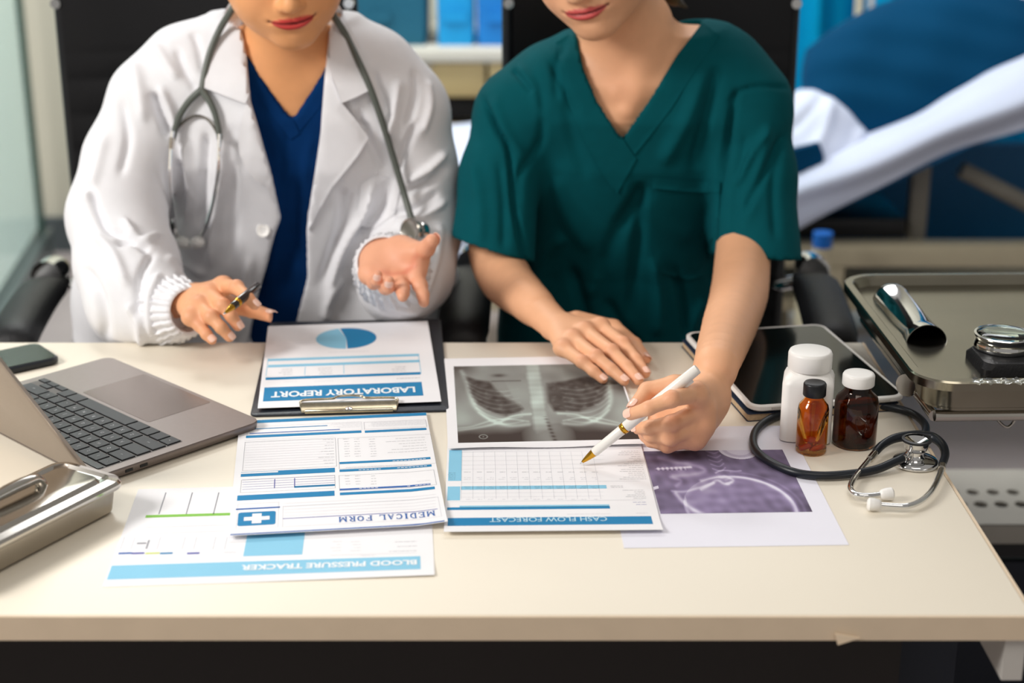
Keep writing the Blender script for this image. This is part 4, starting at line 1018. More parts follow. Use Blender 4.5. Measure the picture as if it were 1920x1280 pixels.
def lidring(x0, y0, x1, y1, r, zs):
    rs = []
    for ins, d in zs:
        ring = []
        for cx_, cy_, a0 in ((x1-r, y1-r, 0), (x0+r, y1-r, 90), (x0+r, y0+r, 180), (x1-r, y0+r, 270)):
            for k in range(7):
                a = math.radians(a0+15*k); rr = r-ins; ring.append(lw(0, .2125, LT) + Xl*(cx_+rr*math.cos(a)) + ld*(cy_+rr*math.sin(a)) + ln_*d)
        rs.append(ring)
    return rs if Xl.cross(ld).dot(ln_) > 0 else [r_[::-1] for r_ in rs]
MB().rings(lidring(0, 0, .304, .21, .013, [(.002, -.0045), (0, -.003), (0, 0)])).build('screen_lid', mat('lid aluminium', (166, 154, 144), .42, .6, noise=.04, nscale=200), lap, ang=50)
MB().rings(lidring(.004, .004, .300, .206, .010, [(0, 0), (0, .0004)])).build('display', mat('dark display glass', (12, 14, 18), .08, noise=.05), lap)

# ---- phone
ph = Vector(P(66, 683, .762)); pdir = (Vector(P(70, 676, .762)) - Vector(P(0, 652, .762))); 
pc_ = Vector(P(8, 680, .760)); phe = empty('phone', (pc_.x, pc_.y, .75), 'black smartphone lying face up at the far left desk edge behind the laptop', 'phone')
Rp = Matrix.Rotation(math.radians(128), 3, 'Z')
pcen = (Vector(P(70, 686, .758)) + Vector((-.060, .012, 0)))
MB().rrect([(.034, .072, .010, .7505), (.0365, .0745, .012, .7525), (.0365, .0745, .012, .7572), (.034, .072, .010, .7592)], c=(pcen.x, pcen.y, 0), R=Rp).build('case', M_rubber, phe)
MB().rrect([(.0325, .0705, .009, .7592), (.0325, .0705, .009, .7597)], c=(pcen.x, pcen.y, 0), R=Rp).build('screen', mat('phone glass', (38, 44, 36), .1, noise=.05), phe)
sp_ = Vector((pcen.x, pcen.y, .7598)) + Rp @ Vector((0, -.066, 0))
MB().lathe([(.0012, 0), (.0012, .0002)], c=tuple(sp_), n=10).build('camera_dot', M_blackp, phe)

# ================================================================== LEFT INSTRUMENT BOX
TZ = .788
e0 = Vector(P(236, 893, TZ)); e1 = Vector(P(0, 1012, TZ)); dl = (e1-e0).normalized(); dn_ = Vector((dl.y, -dl.x, 0))
if dn_.x > 0: dn_ = -dn_
Wt, Lt = .092, .23; tc_ = e0 + dn_*(Wt/2) + dl*(Lt/2 - .004); tc_.z = 0
Rt = Matrix((dl, Vector((-dl.y, dl.x, 0)), Vector((0,0,1)))).transposed()
tb = empty('instrument_box', (tc_.x, tc_.y, .75), 'lidded stainless steel instrument box in front of the laptop at the left edge', 'instrument box')
MB().rrect([(Lt/2-.014, Wt/2-.014, .012, .7505), (Lt/2-.009, Wt/2-.009, .014, .754), (Lt/2-.006, Wt/2-.006, .015, .776), (Lt/2-.006, Wt/2-.006, .015, .783)], c=tc_ + Vector((0,0,0)), R=Rt, n=8).build('body', M_steel, tb)
MB().rrect([(a_, b_, c_, z_-.0145) for a_, b_, c_, z_ in ((Lt/2-.001, Wt/2-.001, .017, .7925), (Lt/2, Wt/2, .018, .794), (Lt/2, Wt/2, .018, .7975), (Lt/2-.0025, Wt/2-.0025, .016, .8005), (Lt/2-.010, Wt/2-.010, .012, .8025), (Lt/2-.013, Wt/2-.013, .011, .7995), (Lt/2-.017, Wt/2-.017, .009, .7990), (Lt/2-.020, Wt/2-.020, .008, .8030), (Lt/2-.05, Wt/2-.03, .006, .8045))], c=tc_, R=Rt, n=8).build('lid', M_chrome, tb)
hc = Vector(P(30, 912, .800)); 
MB().tube([hc + dl*(-.032) + Vector((0,0,-.011)), hc + dl*(-.026) + Vector((0,0,-.002)), hc + dl*(-.01), hc + dl*.012, hc + dl*.03 + Vector((0,0,-.002)), hc + dl*.036 + Vector((0,0,-.011))], [.006, .005, .006, .006, .005, .006], n=12).build('handle', M_chrome, tb)

# ================================================================== BOTTLES, TABLET, STETHOSCOPE ON THE DESK
fl = Vector(P(1521, 833, .75)); cwb = Vector((fl.x-.002, fl.y+.026, .7502)); Rb = Matrix.Rotation(math.radians(-12), 3, 'Z')
t = empty('pill_bottle', tuple(cwb), 'square white plastic pill bottle with ribbed white cap, behind the small amber bottle', 'bottle')
MB().rrect([(.024, .024, .008, 0), (.0275, .0275, .009, .002), (.0275, .0275, .009, .066), (.0255, .0255, .012, .072), (.0215, .0215, .0212, .077), (.0195, .0195, .0193, .082)], c=cwb, R=Rb, n=8).build('body', M_whitep, t)
MB().lathe([(.0232, 0), (.0238, .001), (.0238, .0165), (.0225, .0195), (.0205, .0202)], c=tuple(cwb + Vector((0,0,.0795))), n=96, flute=1, famp=.02, fz=(.0005, .017)).build('cap', M_whitep, t, ang=60)
M_amber = mat('amber glass', (246, 172, 66), .03, trans=1.0, ior=1.45, spec=.5)
M_amberd = mat('dark amber glass', (138, 84, 46), .03, trans=1.0, ior=1.45)
M_capb = mat('orange capsule shell', (190, 84, 24), .3, noise=.1)
def bottle(c, prof, capprof, capz, m, capm, label, fl_=1, caps=()):
    t = empty('pill_bottle', tuple(c), label, 'bottle')
    MB().lathe(prof + [(r-.0012, z + (.0015 if i == len(prof)-1 else .0)) for i, (r, z) in enumerate(prof[::-1]) if r > .003 and z > .003] + [(.002, .0035)], c=tuple(c), n=48, cap0=True, cap1=True).build('glass_body', m, t, ang=70)
    MB().lathe(capprof, c=(c.x, c.y, c.z+capz), n=72, flute=1, famp=.035, fz=(.0005, capprof[-3][1]+.0001)).build('cap', capm, t, ang=60)
    return t
fl = Vector(P(1525, 857, .75)); ca = Vector((fl.x, fl.y+.0165, .7502))
bottle(ca, [(.0145, 0), (.0163, .0012), (.0166, .003), (.0166, .049), (.0155, .054), (.0115, .059), (.0098, .062), (.0098, .067)], [(.0117, 0), (.0122, .0008), (.0122, .0130), (.0112, .0145), (.009, .0148)], .0645, M_amber, M_blackp, 'small amber glass bottle with a black ribbed cap standing in front of the white bottle')
fl = Vector(P(1609, 847, .75)); cd = Vector((fl.x, fl.y+.0235, .7502))
bottle(cd, [(.021, 0), (.0232, .0015), (.0236, .004), (.0236, .048), (.022, .0545), (.0155, .061), (.0140, .064), (.0140, .071)], [(.0166, 0), (.0172, .0008), (.0172, .0110), (.0160, .0130), (.013, .0134)], .0685, M_amberd, M_whitep, 'dark brown glass pill bottle with a white ribbed cap, right of the amber bottle')
def capsule(c, d, L_, r, label, grp):
    d = Vector(d).normalized(); o = MB().tube([Vector(c)-d*L_/2, Vector(c)-d*(L_/2-r*.6), Vector(c)+d*(L_/2-r*.6), Vector(c)+d*L_/2], [r*.5, r, r, r*.5], n=12, smooth=4).build('capsule', M_capb)
    tag(o, label, 'capsule', grp)
for k, (dx, dy, dz, d) in enumerate(((-.006, -.003, .0075, (1, .2, .5)), (.005, -.004, .0075, (.8, -.4, .4)), (.001, .006, .0078, (.2, 1, .3)), (.0, -.001, .0145, (1, .1, -.3)))):
    capsule(ca + Vector((dx, dy, dz)), d, .012, .003, 'orange capsule lying at the bottom of the small amber bottle', 'capsules in the amber bottle')
for k, (dx, dy, dz, d) in enumerate(((.004, -.012, .0078, (1, .1, .1)), (-.009, -.003, .0078, (.3, 1, .1)), (.006, .006, .0078, (1, .8, .05)))):
    capsule(cd + Vector((dx, dy, dz)), d, .014, .0034, 'orange capsule lying at the bottom of the dark brown bottle', 'capsules in the brown bottle')

# tablet and the notebook beneath it
NL = Vector((.268, 1.684, 0)); exx = Vector((.177, .034, 0)).normalized(); eyy = Vector((-exx.y, exx.x, 0)); Rtb = Matrix((exx, eyy, Vector((0,0,1)))).transposed()
NL = Vector(P(1409, 764, .768)); NL.z = 0; tcx = NL + exx*.0935 + eyy*.133
nb = empty('notebook', (tcx.x, tcx.y, .75), 'thin tan notebook with dark cover edge lying under the black tablet', 'notebook')
oo = tcx + exx*-.006 + eyy*-.001
MB().rrect([(.091, .13, .003, .7503), (.091, .13, .003, .7508)], c=oo, R=Rtb).rrect([(.091, .13, .003, .7588), (.091, .13, .003, .7593)], c=oo, R=Rtb).build('cover', mat('navy notebook cover', (26, 44, 70), .6, noise=.1), nb)
MB().rrect([(.0895, .1285, .002, .7508), (.0895, .1285, .002, .7588)], c=oo, R=Rtb).build('pages', mat('tan page block', (196, 170, 138), .8, noise=.2, nscale=300), nb)
tb2 = empty('tablet', (tcx.x, tcx.y, .7593), 'black screened tablet with white rim lying behind the pill bottles', 'tablet')
MB().rrect([(.088, .127, .010, .7594), (.0935, .1325, .016, .7630), (.0935, .1325, .016, .7672), (.0925, .1315, .015, .7680)], c=tcx, R=Rtb, n=8).build('white_body', M_whitep, tb2)
MB().rrect([(.0890, .1265, .012, .7680), (.0888, .1263, .012, .7684)], c=tcx, R=Rtb, n=8).build('screen', mat('tablet glass', (16, 20, 20), .12, noise=.05), tb2)
bq = NL + exx*.0935 + eyy*.0008
MB().rrect([(.011, .0015, .0012, -.0012), (.011, .0015, .0012, .0012)], c=tuple(NL + exx*.035 + eyy*.001 + Vector((0,0,.7652))), R=Rtb).build('side_button', M_rail, tb2)
MB().rrect([(.018, .0015, .0012, -.0008), (.018, .0015, .0012, .0008)], c=tuple(NL + exx*.148 + eyy*.0006 + Vector((0,0,.7652))), R=Rtb).build('side_slot', M_rail, tb2)

# black stethoscope
zs = zoomer(1380, 600, 3.048)
ste = empty('stethoscope', tuple(P(1700, 870, .75)), 'black stethoscope coiled round the bottles on the desk, steel chest piece at the right', 'stethoscope')
def TP(L_): return [Vector(P(*zs(x, y), z)) for x, y, z in L_]
tubep = TP([(965, 782, .7625), (900, 812, .760), (800, 853, .757), (660, 878, .7558), (480, 888, .7555), (330, 868, .7555), (200, 812, .7555), (120, 750, .7555), (98, 690, .7555), (118, 625, .7555), (180, 572, .7555), (270, 535, .7555), (420, 508, .7555), (600, 492, .7555), (780, 488, .7555), (900, 500, .7555), (1010, 535, .7558), (1075, 590, .757), (1083, 640, .760), (1050, 668, .7635)])
MB().tube(tubep, .0045, n=14, smooth=6).build('tube', M_rubber, ste)
MB().tube(TP([(800, 750, .759), (838, 712, .761), (900, 678, .7635), (980, 662, .7645), (1060, 660, .7645), (1130, 672, .7635), (1180, 715, .762), (1195, 770, .760), (1178, 825, .759)]), [.0042, .0046, .0052, .0058, .0052, .0046, .0042], n=14).build('yoke', M_rubber, ste)
MB().tube(TP([(806, 745, .759), (760, 798, .758), (700, 870, .7575), (665, 920, .757), (655, 965, .757), (690, 998, .757), (760, 1004, .757), (830, 996, .757)]), .0030, n=12).build('ear_tube', M_mirror, ste)
MB().tube(TP([(1182, 815, .759), (1165, 880, .758), (1120, 970, .7575), (1060, 1030, .757), (980, 1062, .757), (900, 1062, .757), (820, 1056, .757)]), .0030, n=12).build('ear_tube', M_mirror, ste)
for (a, b) in (((790, 765, .7585), (765, 795, .7582)), ((1183, 812, .7588), (1176, 850, .7583))): MB().tube(TP([a, b]), .0040, smooth=0).build('collar', M_chrome, ste)
for a, b in (((822, 997, .757), (900, 990, .7575)), ((830, 1056, .757), (750, 1050, .7575))):
    A4, B4 = TP([a, b]); MB().tube([A4, A4 + (B4-A4)*.15, A4 + (B4-A4)*.5, A4 + (B4-A4)*.85, B4], [.0035, .0052, .0064, .0066, .0040], smooth=3, n=16).build('ear_tip', M_whitep, ste)
cc5 = Vector(P(*zs(1025, 800), .7545)); cc5.z = .7504
MB().lathe([(.0220, 0), (.0243, .001), (.0243, .0035), (.0225, .0055), (.0150, .0068), (.0095, .0075), (.0080, .0100), (.0085, .0150)], c=tuple(cc5), n=64, flute=1, famp=.012, fz=(.001, .0035)).build('diaphragm_head', M_mirror, ste, ang=50)
bc = cc5 + Vector((0, .002, .015))
MB().lathe([(.0085, 0), (.0115, .001), (.0125, .004), (.0138, .0095), (.0142, .0115), (.0130, .0122), (.0105, .0110), (.0040, .0072)], c=tuple(bc), n=48, cap1=True).build('bell', M_mirror, ste, ang=50)
MB().lathe([(.0132, -.0006), (.0154, .0004), (.0154, .0026), (.0124, .0030)], c=tuple(bc + Vector((0,0,.0103))), n=48, cap0=False, cap1=False).build('bell_rim', M_blackp, ste, ang=50)
MB().tube([Vector(TP([(955, 790, .7625)])[0]), cc5 + Vector((-.006, .001, .0125))], .0038, smooth=0).build('stem', M_mirror, ste)

# ================================================================== TROLLEY TRAY (right)
RZ = .83
l0 = Vector(P(1573, 518, RZ)); l1 = Vector(P(1697, 681, RZ)); ty = (l0-l1).normalized(); tx = Vector((ty.y, -ty.x, 0)); nr_ = Vector(P(1850, 716, RZ))
org = l1 + ty*((nr_-l1).dot(ty)); LTt = (l0 - org).dot(ty) + .012; WTt = .52
Rr = Matrix((tx, ty, Vector((0,0,1)))).transposed(); tcen = org + tx*WTt/2 + ty*LTt/2; tcen.z = 0
tr = empty('instrument_tray', (tcen.x, tcen.y, .78), 'wide stainless steel tray with rolled rim holding tools, right of the desk', 'tray')
hw, hd = WTt/2, LTt/2
MB().rrect([(hw-.0005, hd-.0005, .044, RZ-.011), (hw, hd, .045, RZ-.002), (hw-.0015, hd-.0015, .044, RZ), (hw-.010, hd-.010, .038, RZ+.0005), (hw-.0125, hd-.0125, .036, RZ-.002), (hw-.017, hd-.017, .034, RZ-.036), (hw-.024, hd-.024, .028, RZ-.0405), (hw-.055, hd-.055, .02, RZ-.041)], c=tcen, R=Rr, n=10, cap0=False).rrect([(hw-.0155, hd-.0155, .035, RZ-.012), (hw-.019, hd-.019, .033, RZ-.040), (hw-.027, hd-.027, .028, RZ-.044)][::-1], c=tcen, R=Rr, n=10).build('pan', mat('tray steel', (150, 145, 130), .2, 1.0, noise=.15, nscale=12), tr, ang=40)
# film crumple at the rim
V = []; 
for i in range(16):
    for j in range(5):
        a = Vector(P(1822 + i*7.0, 712 + j*2.2, RZ+.0016)); V.append(a + Vector((0, .002*math.sin(i*2.3), .0015 + .0018*math.sin(i*1.7 + j*2.1))))
M_film = mat('clear film', (235, 238, 235), .15, trans=.9, ior=1.1)
MB().add(V, [(i*5+j, (i+1)*5+j, (i+1)*5+j+1, i*5+j+1) for i in range(15) for j in range(4)]).build('clear_tape', M_film, tr)
FZ = RZ - .0408
film = []
for i in range(20):
    for j in range(16):
        a = org + tx*(.075 + .38*i/19) + ty*(.10 + (LTt-.15)*j/15); a.z = FZ + .002 + .0016*abs(math.sin(i*.7 + j*.35)) + (.002 if i in (3,) else 0); film.append(a)
n_ = len(film); Ff = [(i*16+j, (i+1)*16+j, (i+1)*16+j+1, i*16+j+1) for i in range(19) for j in range(15)]
o = MB().add(film + [p - Vector((0,0,.0006)) for p in film], Ff + [tuple(k+n_ for k in f[::-1]) for f in Ff]).build('plastic_sheet', mat('clear sheet', (225, 232, 225), .22, trans=.85, ior=1.15)); tag(o, 'clear plastic sheet lying flat on the floor of the steel tray', 'sheet')
# chrome tube
b0_ = Vector(P(1668, 562, FZ+.025)); b1_ = Vector(P(1737, 646, FZ+.025)); dd = (b1_-b0_).normalized(); Rq = axes(dd); LL_ = (b1_-b0_).length
t = empty('steel_tube', tuple(b1_), 'polished steel tube with an open end lying in the tray', 'tube')
MB().lathe([(.0165, 0), (.0215, .001), (.0235, .006), (.0235, .014), (.0225, .016), (.0225, LL_-.022), (.0235, LL_-.018), (.0245, LL_), (.0236, LL_), (.0215, LL_-.02), (.0210, .02), (.001, .019)], c=tuple(b0_), R=Rq, n=56).build('barrel', M_mirror, t, ang=35)
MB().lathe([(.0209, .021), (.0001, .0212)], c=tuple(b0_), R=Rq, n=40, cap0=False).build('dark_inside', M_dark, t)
# black holder with steel trim
h0 = org + tx*.083 + ty*.035
Rc = Rr
hb = empty('black_case', tuple(h0 + tx*.12), 'black leather case with a steel trim lying in the tray, under the round magnifier', 'case')
cc6 = h0 + tx*.14 + ty*.048; cc6.z = FZ+.002
MB().rrect([(.137, .033, .008, 0), (.14, .036, .010, .004), (.14, .036, .010, .034), (.136, .032, .012, .040)], c=tuple(cc6), R=Rc, n=5).build('body', M_leather, hb)
q0 = cc6 + Vector((0,0,.027)) - ty*.0365
MB().rrect([(.105, .0012, .001, 0), (.105, .0012, .001, .005)], c=tuple(q0 + tx*.035), R=Rc).build('steel_trim', M_chrome, hb)
mg = Vector(P(1880, 652, FZ+.042)); mg.z = FZ+.0425
m5 = empty('magnifier', tuple(mg), 'round chrome magnifier with a domed glass lens on the black case', 'magnifier')
MB().lathe([(.0315, 0), (.0325, .002), (.0318, .006), (.0305, .010), (.0315, .013), (.0325, .0145), (.0325, .0165), (.0300, .0170), (.0295, .0130)], c=tuple(mg), n=64, cap0=True, cap1=False).build('ring', M_mirror, m5, ang=40)
MB().lathe([(.0295, .0125), (.0295, .0150), (.0270, .0178), (.020, .0200), (.010, .0210), (.001, .0213)], c=tuple(mg), n=64).build('lens', mat('green tinted glass', (226, 240, 230), .02, trans=1.0, ior=1.5), m5, ang=70)
# trolley frame under the tray
tro = empty('tray_stand', (tcen.x, tcen.y, 0), 'steel stand under the wide instrument tray, with a wire hook and round knob', 'stand')
fr = [tcen + tx*a + ty*b for a, b in ((-hw+.03, -hd+.035), (hw-.03, -hd+.035), (hw-.03, hd-.035), (-hw+.03, hd-.035))]
for p in fr: p.z = RZ - .052
MB().tube([fr[0], fr[1], fr[2], fr[3], fr[0]], .0065, smooth=0).build('top_rail', M_chrome, tro)
pm = (fr[1] + fr[2])/2 + tx*.02
MB().tube([(fr[1]+fr[2])/2, pm, (pm.x, pm.y, .05)], .013, smooth=0).build('post', M_chrome, tro)
MB().tube([(pm.x, pm.y-.22, .03), (pm.x, pm.y+.22, .03)], .014, smooth=0).build('foot', M_chrome, tro); MB().tube([(pm.x-.3, pm.y+.2, .03), (pm.x+.02, pm.y+.2, .03)], .014, smooth=0).build('foot', M_chrome, tro)
hk = [Vector(Q(x, y, 1.66)) for x, y in ((1851, 760), (1866, 782), (1882, 798), (1893, 799), (1903, 785), (1910, 755), (1912, 742))]
MB().tube(hk, .0017, n=8).build('wire_hook', M_chrome, tro)
kb = Vector(P(1702, 721, .797)); Rk = axes((-.72, -.69, .1))
MB().lathe([(.0125, 0), (.0135, .002), (.0125, .0042), (.006, .0048)], c=tuple(kb), R=Rk, n=32).build('round_knob', M_chrome, tro)
MB().tube([kb, kb + Vector((.022, .014, 0))], .010, smooth=0, n=16).build('knob_shaft', M_chrome, tro)
# ================================================================== PEOPLE
def rgbf(r, g, b): return np.array(lin(r, g, b)[:3])
def rotm(yaw, pitch, roll):
    return Matrix.Rotation(math.radians(yaw), 3, 'Z') @ Matrix.Rotation(math.radians(pitch), 3, 'X') @ Matrix.Rotation(math.radians(roll), 3, 'Y')
SK1 = rgbf(236, 168, 114); SK2 = rgbf(236, 178, 138); RED = rgbf(216, 132, 104)

def head(v, T, R, skin, lipc, wide=1.0):
    """skull, jaw, nose, lips in head coordinates (origin: chin; -y is the way the face looks)"""
    W = lambda p: np.array(R @ Vector(p)) + T
    E = lambda c, r, k: v.ell(W(c), r, k, R=R)
    C = lambda a, b, ra, rb, k: v.cap(W(a), W(b), ra, rb, k)
    E((0, .012, .140), (.074, .094, .086), .01)
    E((0, -.022, .082), (.062*wide, .066, .080), .03)
    E((0, -.028, .047), (.054*wide, .052, .043), .03)
    C((-.048*wide, .0, .050), (-.012, -.066, .014), .017, .012, .035); C((.048*wide, .0, .050), (.012, -.066, .014), .017, .012, .035)
    E((0, -.073, .013), (.018, .014, .013), .018)
    for s in (-1, 1):
        E((s*.036, -.054, .066), (.023, .022, .024), .03)
        E((s*.0105, -.0945, .0665), (.0075, .0085, .0065), .006)
        v.ell(W((s*.031, -.086, .108)), (.015, .012, .009), .012, R=R, cut=True)
        E((s*.031, -.077, .107), (.014, .012, .010), .004)
        C((s*.012, -.087, .121), (s*.045, -.076, .122), .006, .005, .01)
        E((s*.074, .012, .10), (.006, .016, .028), .006)
        v.ell(W((s*.0062, -.0990, .0605)), (.0034, .0045, .0028), .002, R=R, cut=True)
    C((0, -.086, .118), (0, -.1065, .075), .0065, .0085, .014); E((0, -.1075, .0705), (.0088, .0085, .0078), .008)
    E((0, -.082, .044), (.026, .012, .016), .02)               # mouth mound
    return dict(cr=None, W=W, lip=lipc, R=R)
def segd(V, a, b):
    ab = b - a; t = np.clip(((V-a) @ ab)/(ab @ ab + 1e-12), 0, 1); return np.linalg.norm(V - a - t[:, None]*ab, axis=1)
def tone(V, base, spots=(), hd=None):
    C = np.tile(base, (len(V), 1)); 
    for p, r, am in spots:
        w_ = (am*np.exp(-(np.linalg.norm(V-np.array(p), axis=1)/r)**2))[:, None]; C = C*(1-w_) + RED*w_
    if hd:
        L_ = (V - hd['W']((0,0,0))) @ np.array(hd['R']); x, z, u, zm, top, bot, up, lo, fr = lipshape(L_)
        sd = np.minimum(top - z, z - bot); m = (np.clip(.5 + sd/.0014, 0, 1)*fr*(np.abs(x) < .0295))[:, None]; C = C*(1-m) + hd['lip']*m
        m = (.8*np.exp(-((z-zm)/.0013)**2)*fr*(np.abs(x) < .0305))[:, None]; C = C*(1-m) + hd['lip']*.18*m  # shade of the mouth crease painted into the lip colour
        m = (.2*np.exp(-((np.abs(x)-.0305)/.0028)**2 - ((z-.0445)/.003)**2)*fr)[:, None]; C = C*(1-m) + RED*.3*m  # mouth corner shade, painted as a dark tone
        for s in (-1, 1):
            q = hd['W']((s*.034, -.068, .07)); m = (.25*np.exp(-(np.linalg.norm(V-q, axis=1)/.02)**2))[:, None]; C = C*(1-m) + RED*m
            a, b = hd['W']((s*.012, -.094, .1235)), hd['W']((s*.046, -.080, .1245)); m = (np.clip(1 - segd(V, a, b)/.004, 0, 1)*.8)[:, None]; C = C*(1-m) + rgbf(60, 40, 30)*m
            a, b = hd['W']((s*.018, -.090, .103)), hd['W']((s*.044, -.084, .103)); m = (np.clip(1 - segd(V, a, b)/.0022, 0, 1)*.9)[:, None]; C = C*(1-m) + rgbf(30, 20, 18)*m
    return C
NAILS = []
def nailplate(tip, prev, nrm, r, ln=.0105, wd=52):
    ax = (Vector(tip)-Vector(prev)).normalized(); n = Vector(nrm); n = (n - ax*n.dot(ax)).normalized(); b = ax.cross(n); V = []
    nx, ny = 9, 8
    for t in (0, 1):
        for j in range(ny):
            l = -.0045 + ln*j/(ny-1); e = 1 - .0*l; q = j/(ny-1); wid = wd*(1 - .35*max(0, (q-.75)/.25)**2 - .25*max(0, (.25-q)/.25)**2)
            rr = r*math.sqrt(max(.2, 1 - max(0, (l-.0005)/(r*1.75))**2)) + .00055 - .0008*t
            for i in range(nx):
                a = math.radians(wid*(2*i/(nx-1)-1)); V.append(Vector(tip) + ax*l + (n*math.cos(a) + b*math.sin(a))*rr)
    k = nx*ny; F = [(j*nx+i, j*nx+i+1, (j+1)*nx+i+1, (j+1)*nx+i) for j in range(ny-1) for i in range(nx-1)]
    F = F + [tuple(i+k for i in f[::-1]) for f in F]
    bd = [i for i in range(nx)] + [j*nx+nx-1 for j in range(1, ny)] + [(ny-1)*nx + i for i in range(nx-2, -1, -1)] + [j*nx for j in range(ny-2, 0, -1)]
    F += [(a, bd[(i+1) % len(bd)], bd[(i+1) % len(bd)]+k, a+k)[::-1] for i, a in enumerate(bd)]
    return V, F
def lipshape(L_):
    x, z = L_[:,0], L_[:,2]; w = .0285; u = np.clip(np.abs(x)/w, 0, 1); zm = .0425 + .0022*u*u; e = (1-u*u)
    top = zm + (.0080*e**.7)*(1 - .16*np.exp(-(x/.0035)**2)); bot = zm - .0098*e**.85
    up = np.clip((z-zm)/(top-zm+1e-5), 0, 1); lo = np.clip((zm-z)/(zm-bot+1e-5), 0, 1); front = (L_[:,1] < -.055)
    return x, z, u, zm, top, bot, up, lo, front
def lipgeo(V, hd):
    L_ = (V - hd['W']((0,0,0))) @ np.array(hd['R']); x, z, u, zm, top, bot, up, lo, fr = lipshape(L_); e = np.clip(1-u**2, 0, 1)**.6
    sd = np.minimum(top - z, z - bot)/.0012
    inb = np.clip(sd*.5+.6, 0, 1)*fr*(np.abs(x) < .030)
    h = np.where(z > zm, .0030*np.sin(np.pi*np.clip(up*.8+.15, 0, 1)), .0042*np.sin(np.pi*np.clip(lo*.85+.1, 0, 1)))*e*inb - .0030*np.exp(-((z-zm)/.0013)**2)*fr*(np.abs(x) < .031)
    h -= .0018*np.exp(-((np.abs(x)-.0305)/.004)**2 - ((z-.0445)/.004)**2)*fr          # mouth corners
    h -= .0018*np.exp(-((x)/.014)**2 - ((z-.0275)/.005)**2)*fr                           # under the lower lip
    h -= .0012*np.exp(-(x/.0028)**2 - ((z-.0570)/.005)**2)*fr
    return V + np.array(hd['R'] @ Vector((0, -1, 0)))*h[:, None]
def hand(v, wrist, fingers, thumb, dors, fore, rw=(.021, .022), flat=1.25, palmr=.0115, k=.013, extra=()):
    """fingers: dict name -> (joints MCP..tip, scale); fore: [(point, radius)...] from the wrist to the elbow"""
    dv = np.array(Vector(dors).normalized()); spots = []; nails = []
    v.cap(wrist, fore[0][0], rw[0], fore[0][1], .01, (dv, 1.22))
    pts = [Vector(wrist*.4 + np.array(fore[0][0])*.6)] + [Vector(p) for p, r in fore]; rr = [(rw[1]+fore[0][1])/2] + [r for p, r in fore]; cp = catmull(pts, 5); m_ = len(cp)-1
    rad = [float(np.interp(i/5, range(len(rr)), rr)) for i in range(m_+1)]
    for i in range(m_): v.cap(cp[i], cp[i+1], rad[i], rad[i+1], .0008)
    ms = []
    for nm, (J, sc, nr) in fingers.items():
        J = [np.array(j) for j in J]; m = J[0]; ms.append(m); w0 = wrist + (m - wrist)*.12
        v.cap(w0, m, .0150, palmr*sc, k, (dv, flat))
    for a, b in zip(ms[:-1], ms[1:]): v.cap(a, b, palmr*.98, palmr*.98, .006, (dv, flat*1.02))
    q = np.mean(ms, 0)*.55 + wrist*.45; 
    for e in extra: v.cap(*e)
    for nm, (J, sc, nr) in fingers.items():
        J = [np.array(j) for j in J]; R_ = [.0102*sc, .0084*sc, .0074*sc, .0066*sc]
        for i in range(3): v.cap(J[i], J[i+1], R_[i], R_[i+1], .0035 if i else .006)
        nn = np.array(Vector(nr if nr is not None else dors).normalized())
        v.ell(J[1] + nn*.0014*sc, (.0070*sc,)*3, .006); v.ell(J[0] + nn*.003*sc, (.0075*sc,)*3, .008)
        spots += [(J[0] + nn*.008, .009, .30), (J[1] + nn*.006, .008, .38), (J[2] + nn*.005, .006, .22), (J[3], .009, .30)]
        nails.append((J[3], J[2], nn, .0066*sc))
    J, sc, nr = thumb; J = [np.array(j) for j in J]; R_ = [.0160, .0125*sc, .0098*sc, .0082*sc]
    for i in range(len(J)-1): v.cap(J[i], J[i+1], R_[i], R_[i+1], .012 if i == 0 else .004, None)
    nn = np.array(Vector(nr).normalized()); nails.append((J[-1], J[-2], nn, .0082*sc)); spots += [(J[-1], .012, .3), (J[-2], .009, .3)]
    return spots, nails
class Fig:
    """collects the islands of one figure's skin into one mesh"""
    def __init__(s): s.V = []; s.F = []; s.C = []; s.n = 0; s.nails = []
    def add(s, vol, base, spots=(), hd=None, it=2):
        V, F = vol.surf(); V = relax(V, F, it, .45); V0 = V
        if hd: V = lipgeo(V, hd)
        s.V.append(V); s.F.append(F + s.n); s.n += len(V); s.C.append(tone(V0, base, spots, hd)); return V, F
    def build(s, root):
        V = np.concatenate(s.V); F = np.concatenate(s.F); me = mesh_np('body', V, F)
        C = np.concatenate(s.C)
        if len(me.vertices) == len(C): setcol(me, C)
        o = link('body', me, M_skin, root)
        for t, p, nn, r in s.nails:
            V, F = nailplate(t, p, nn, r, ln=.0100*r/.0066); MB().add(V, F).build('nail', M_nail, o, ang=60)
        return o
def sleeve(v, pts, rad, hem, n, k=.02, th=.009, depth=.05):
    """open-ended cloth tube joined to the garment"""
    pts = [np.array(p) for p in pts]; lo = np.min(pts, 0) - max(rad) - .05; hi = np.max(pts, 0) + max(rad) + .05
    sl, X, Y, Z = v.sub(lo, hi); t = Vol.__new__(Vol); t.lo = v.lo; t.h = v.h; t.n = v.n; t.ax = v.ax; t.d = np.full(tuple(v.n), .2, np.float32)
    for i in range(len(pts)-1): t.cap(pts[i], pts[i+1], rad[i], rad[i+1], .02)
    n = np.array(n, float); n /= np.linalg.norm(n); hem = np.array(hem)
    pl = ((X-hem[0])*n[0] + (Y-hem[1])*n[1] + (Z-hem[2])*n[2])
    inner = np.maximum(t.d[sl] + th, -(pl + depth)); d = np.maximum(np.maximum(t.d[sl], pl), -inner)
    v.d[sl] = np.where(pl > -.03, np.minimum(v.d[sl], d), smin(v.d[sl], d, k))
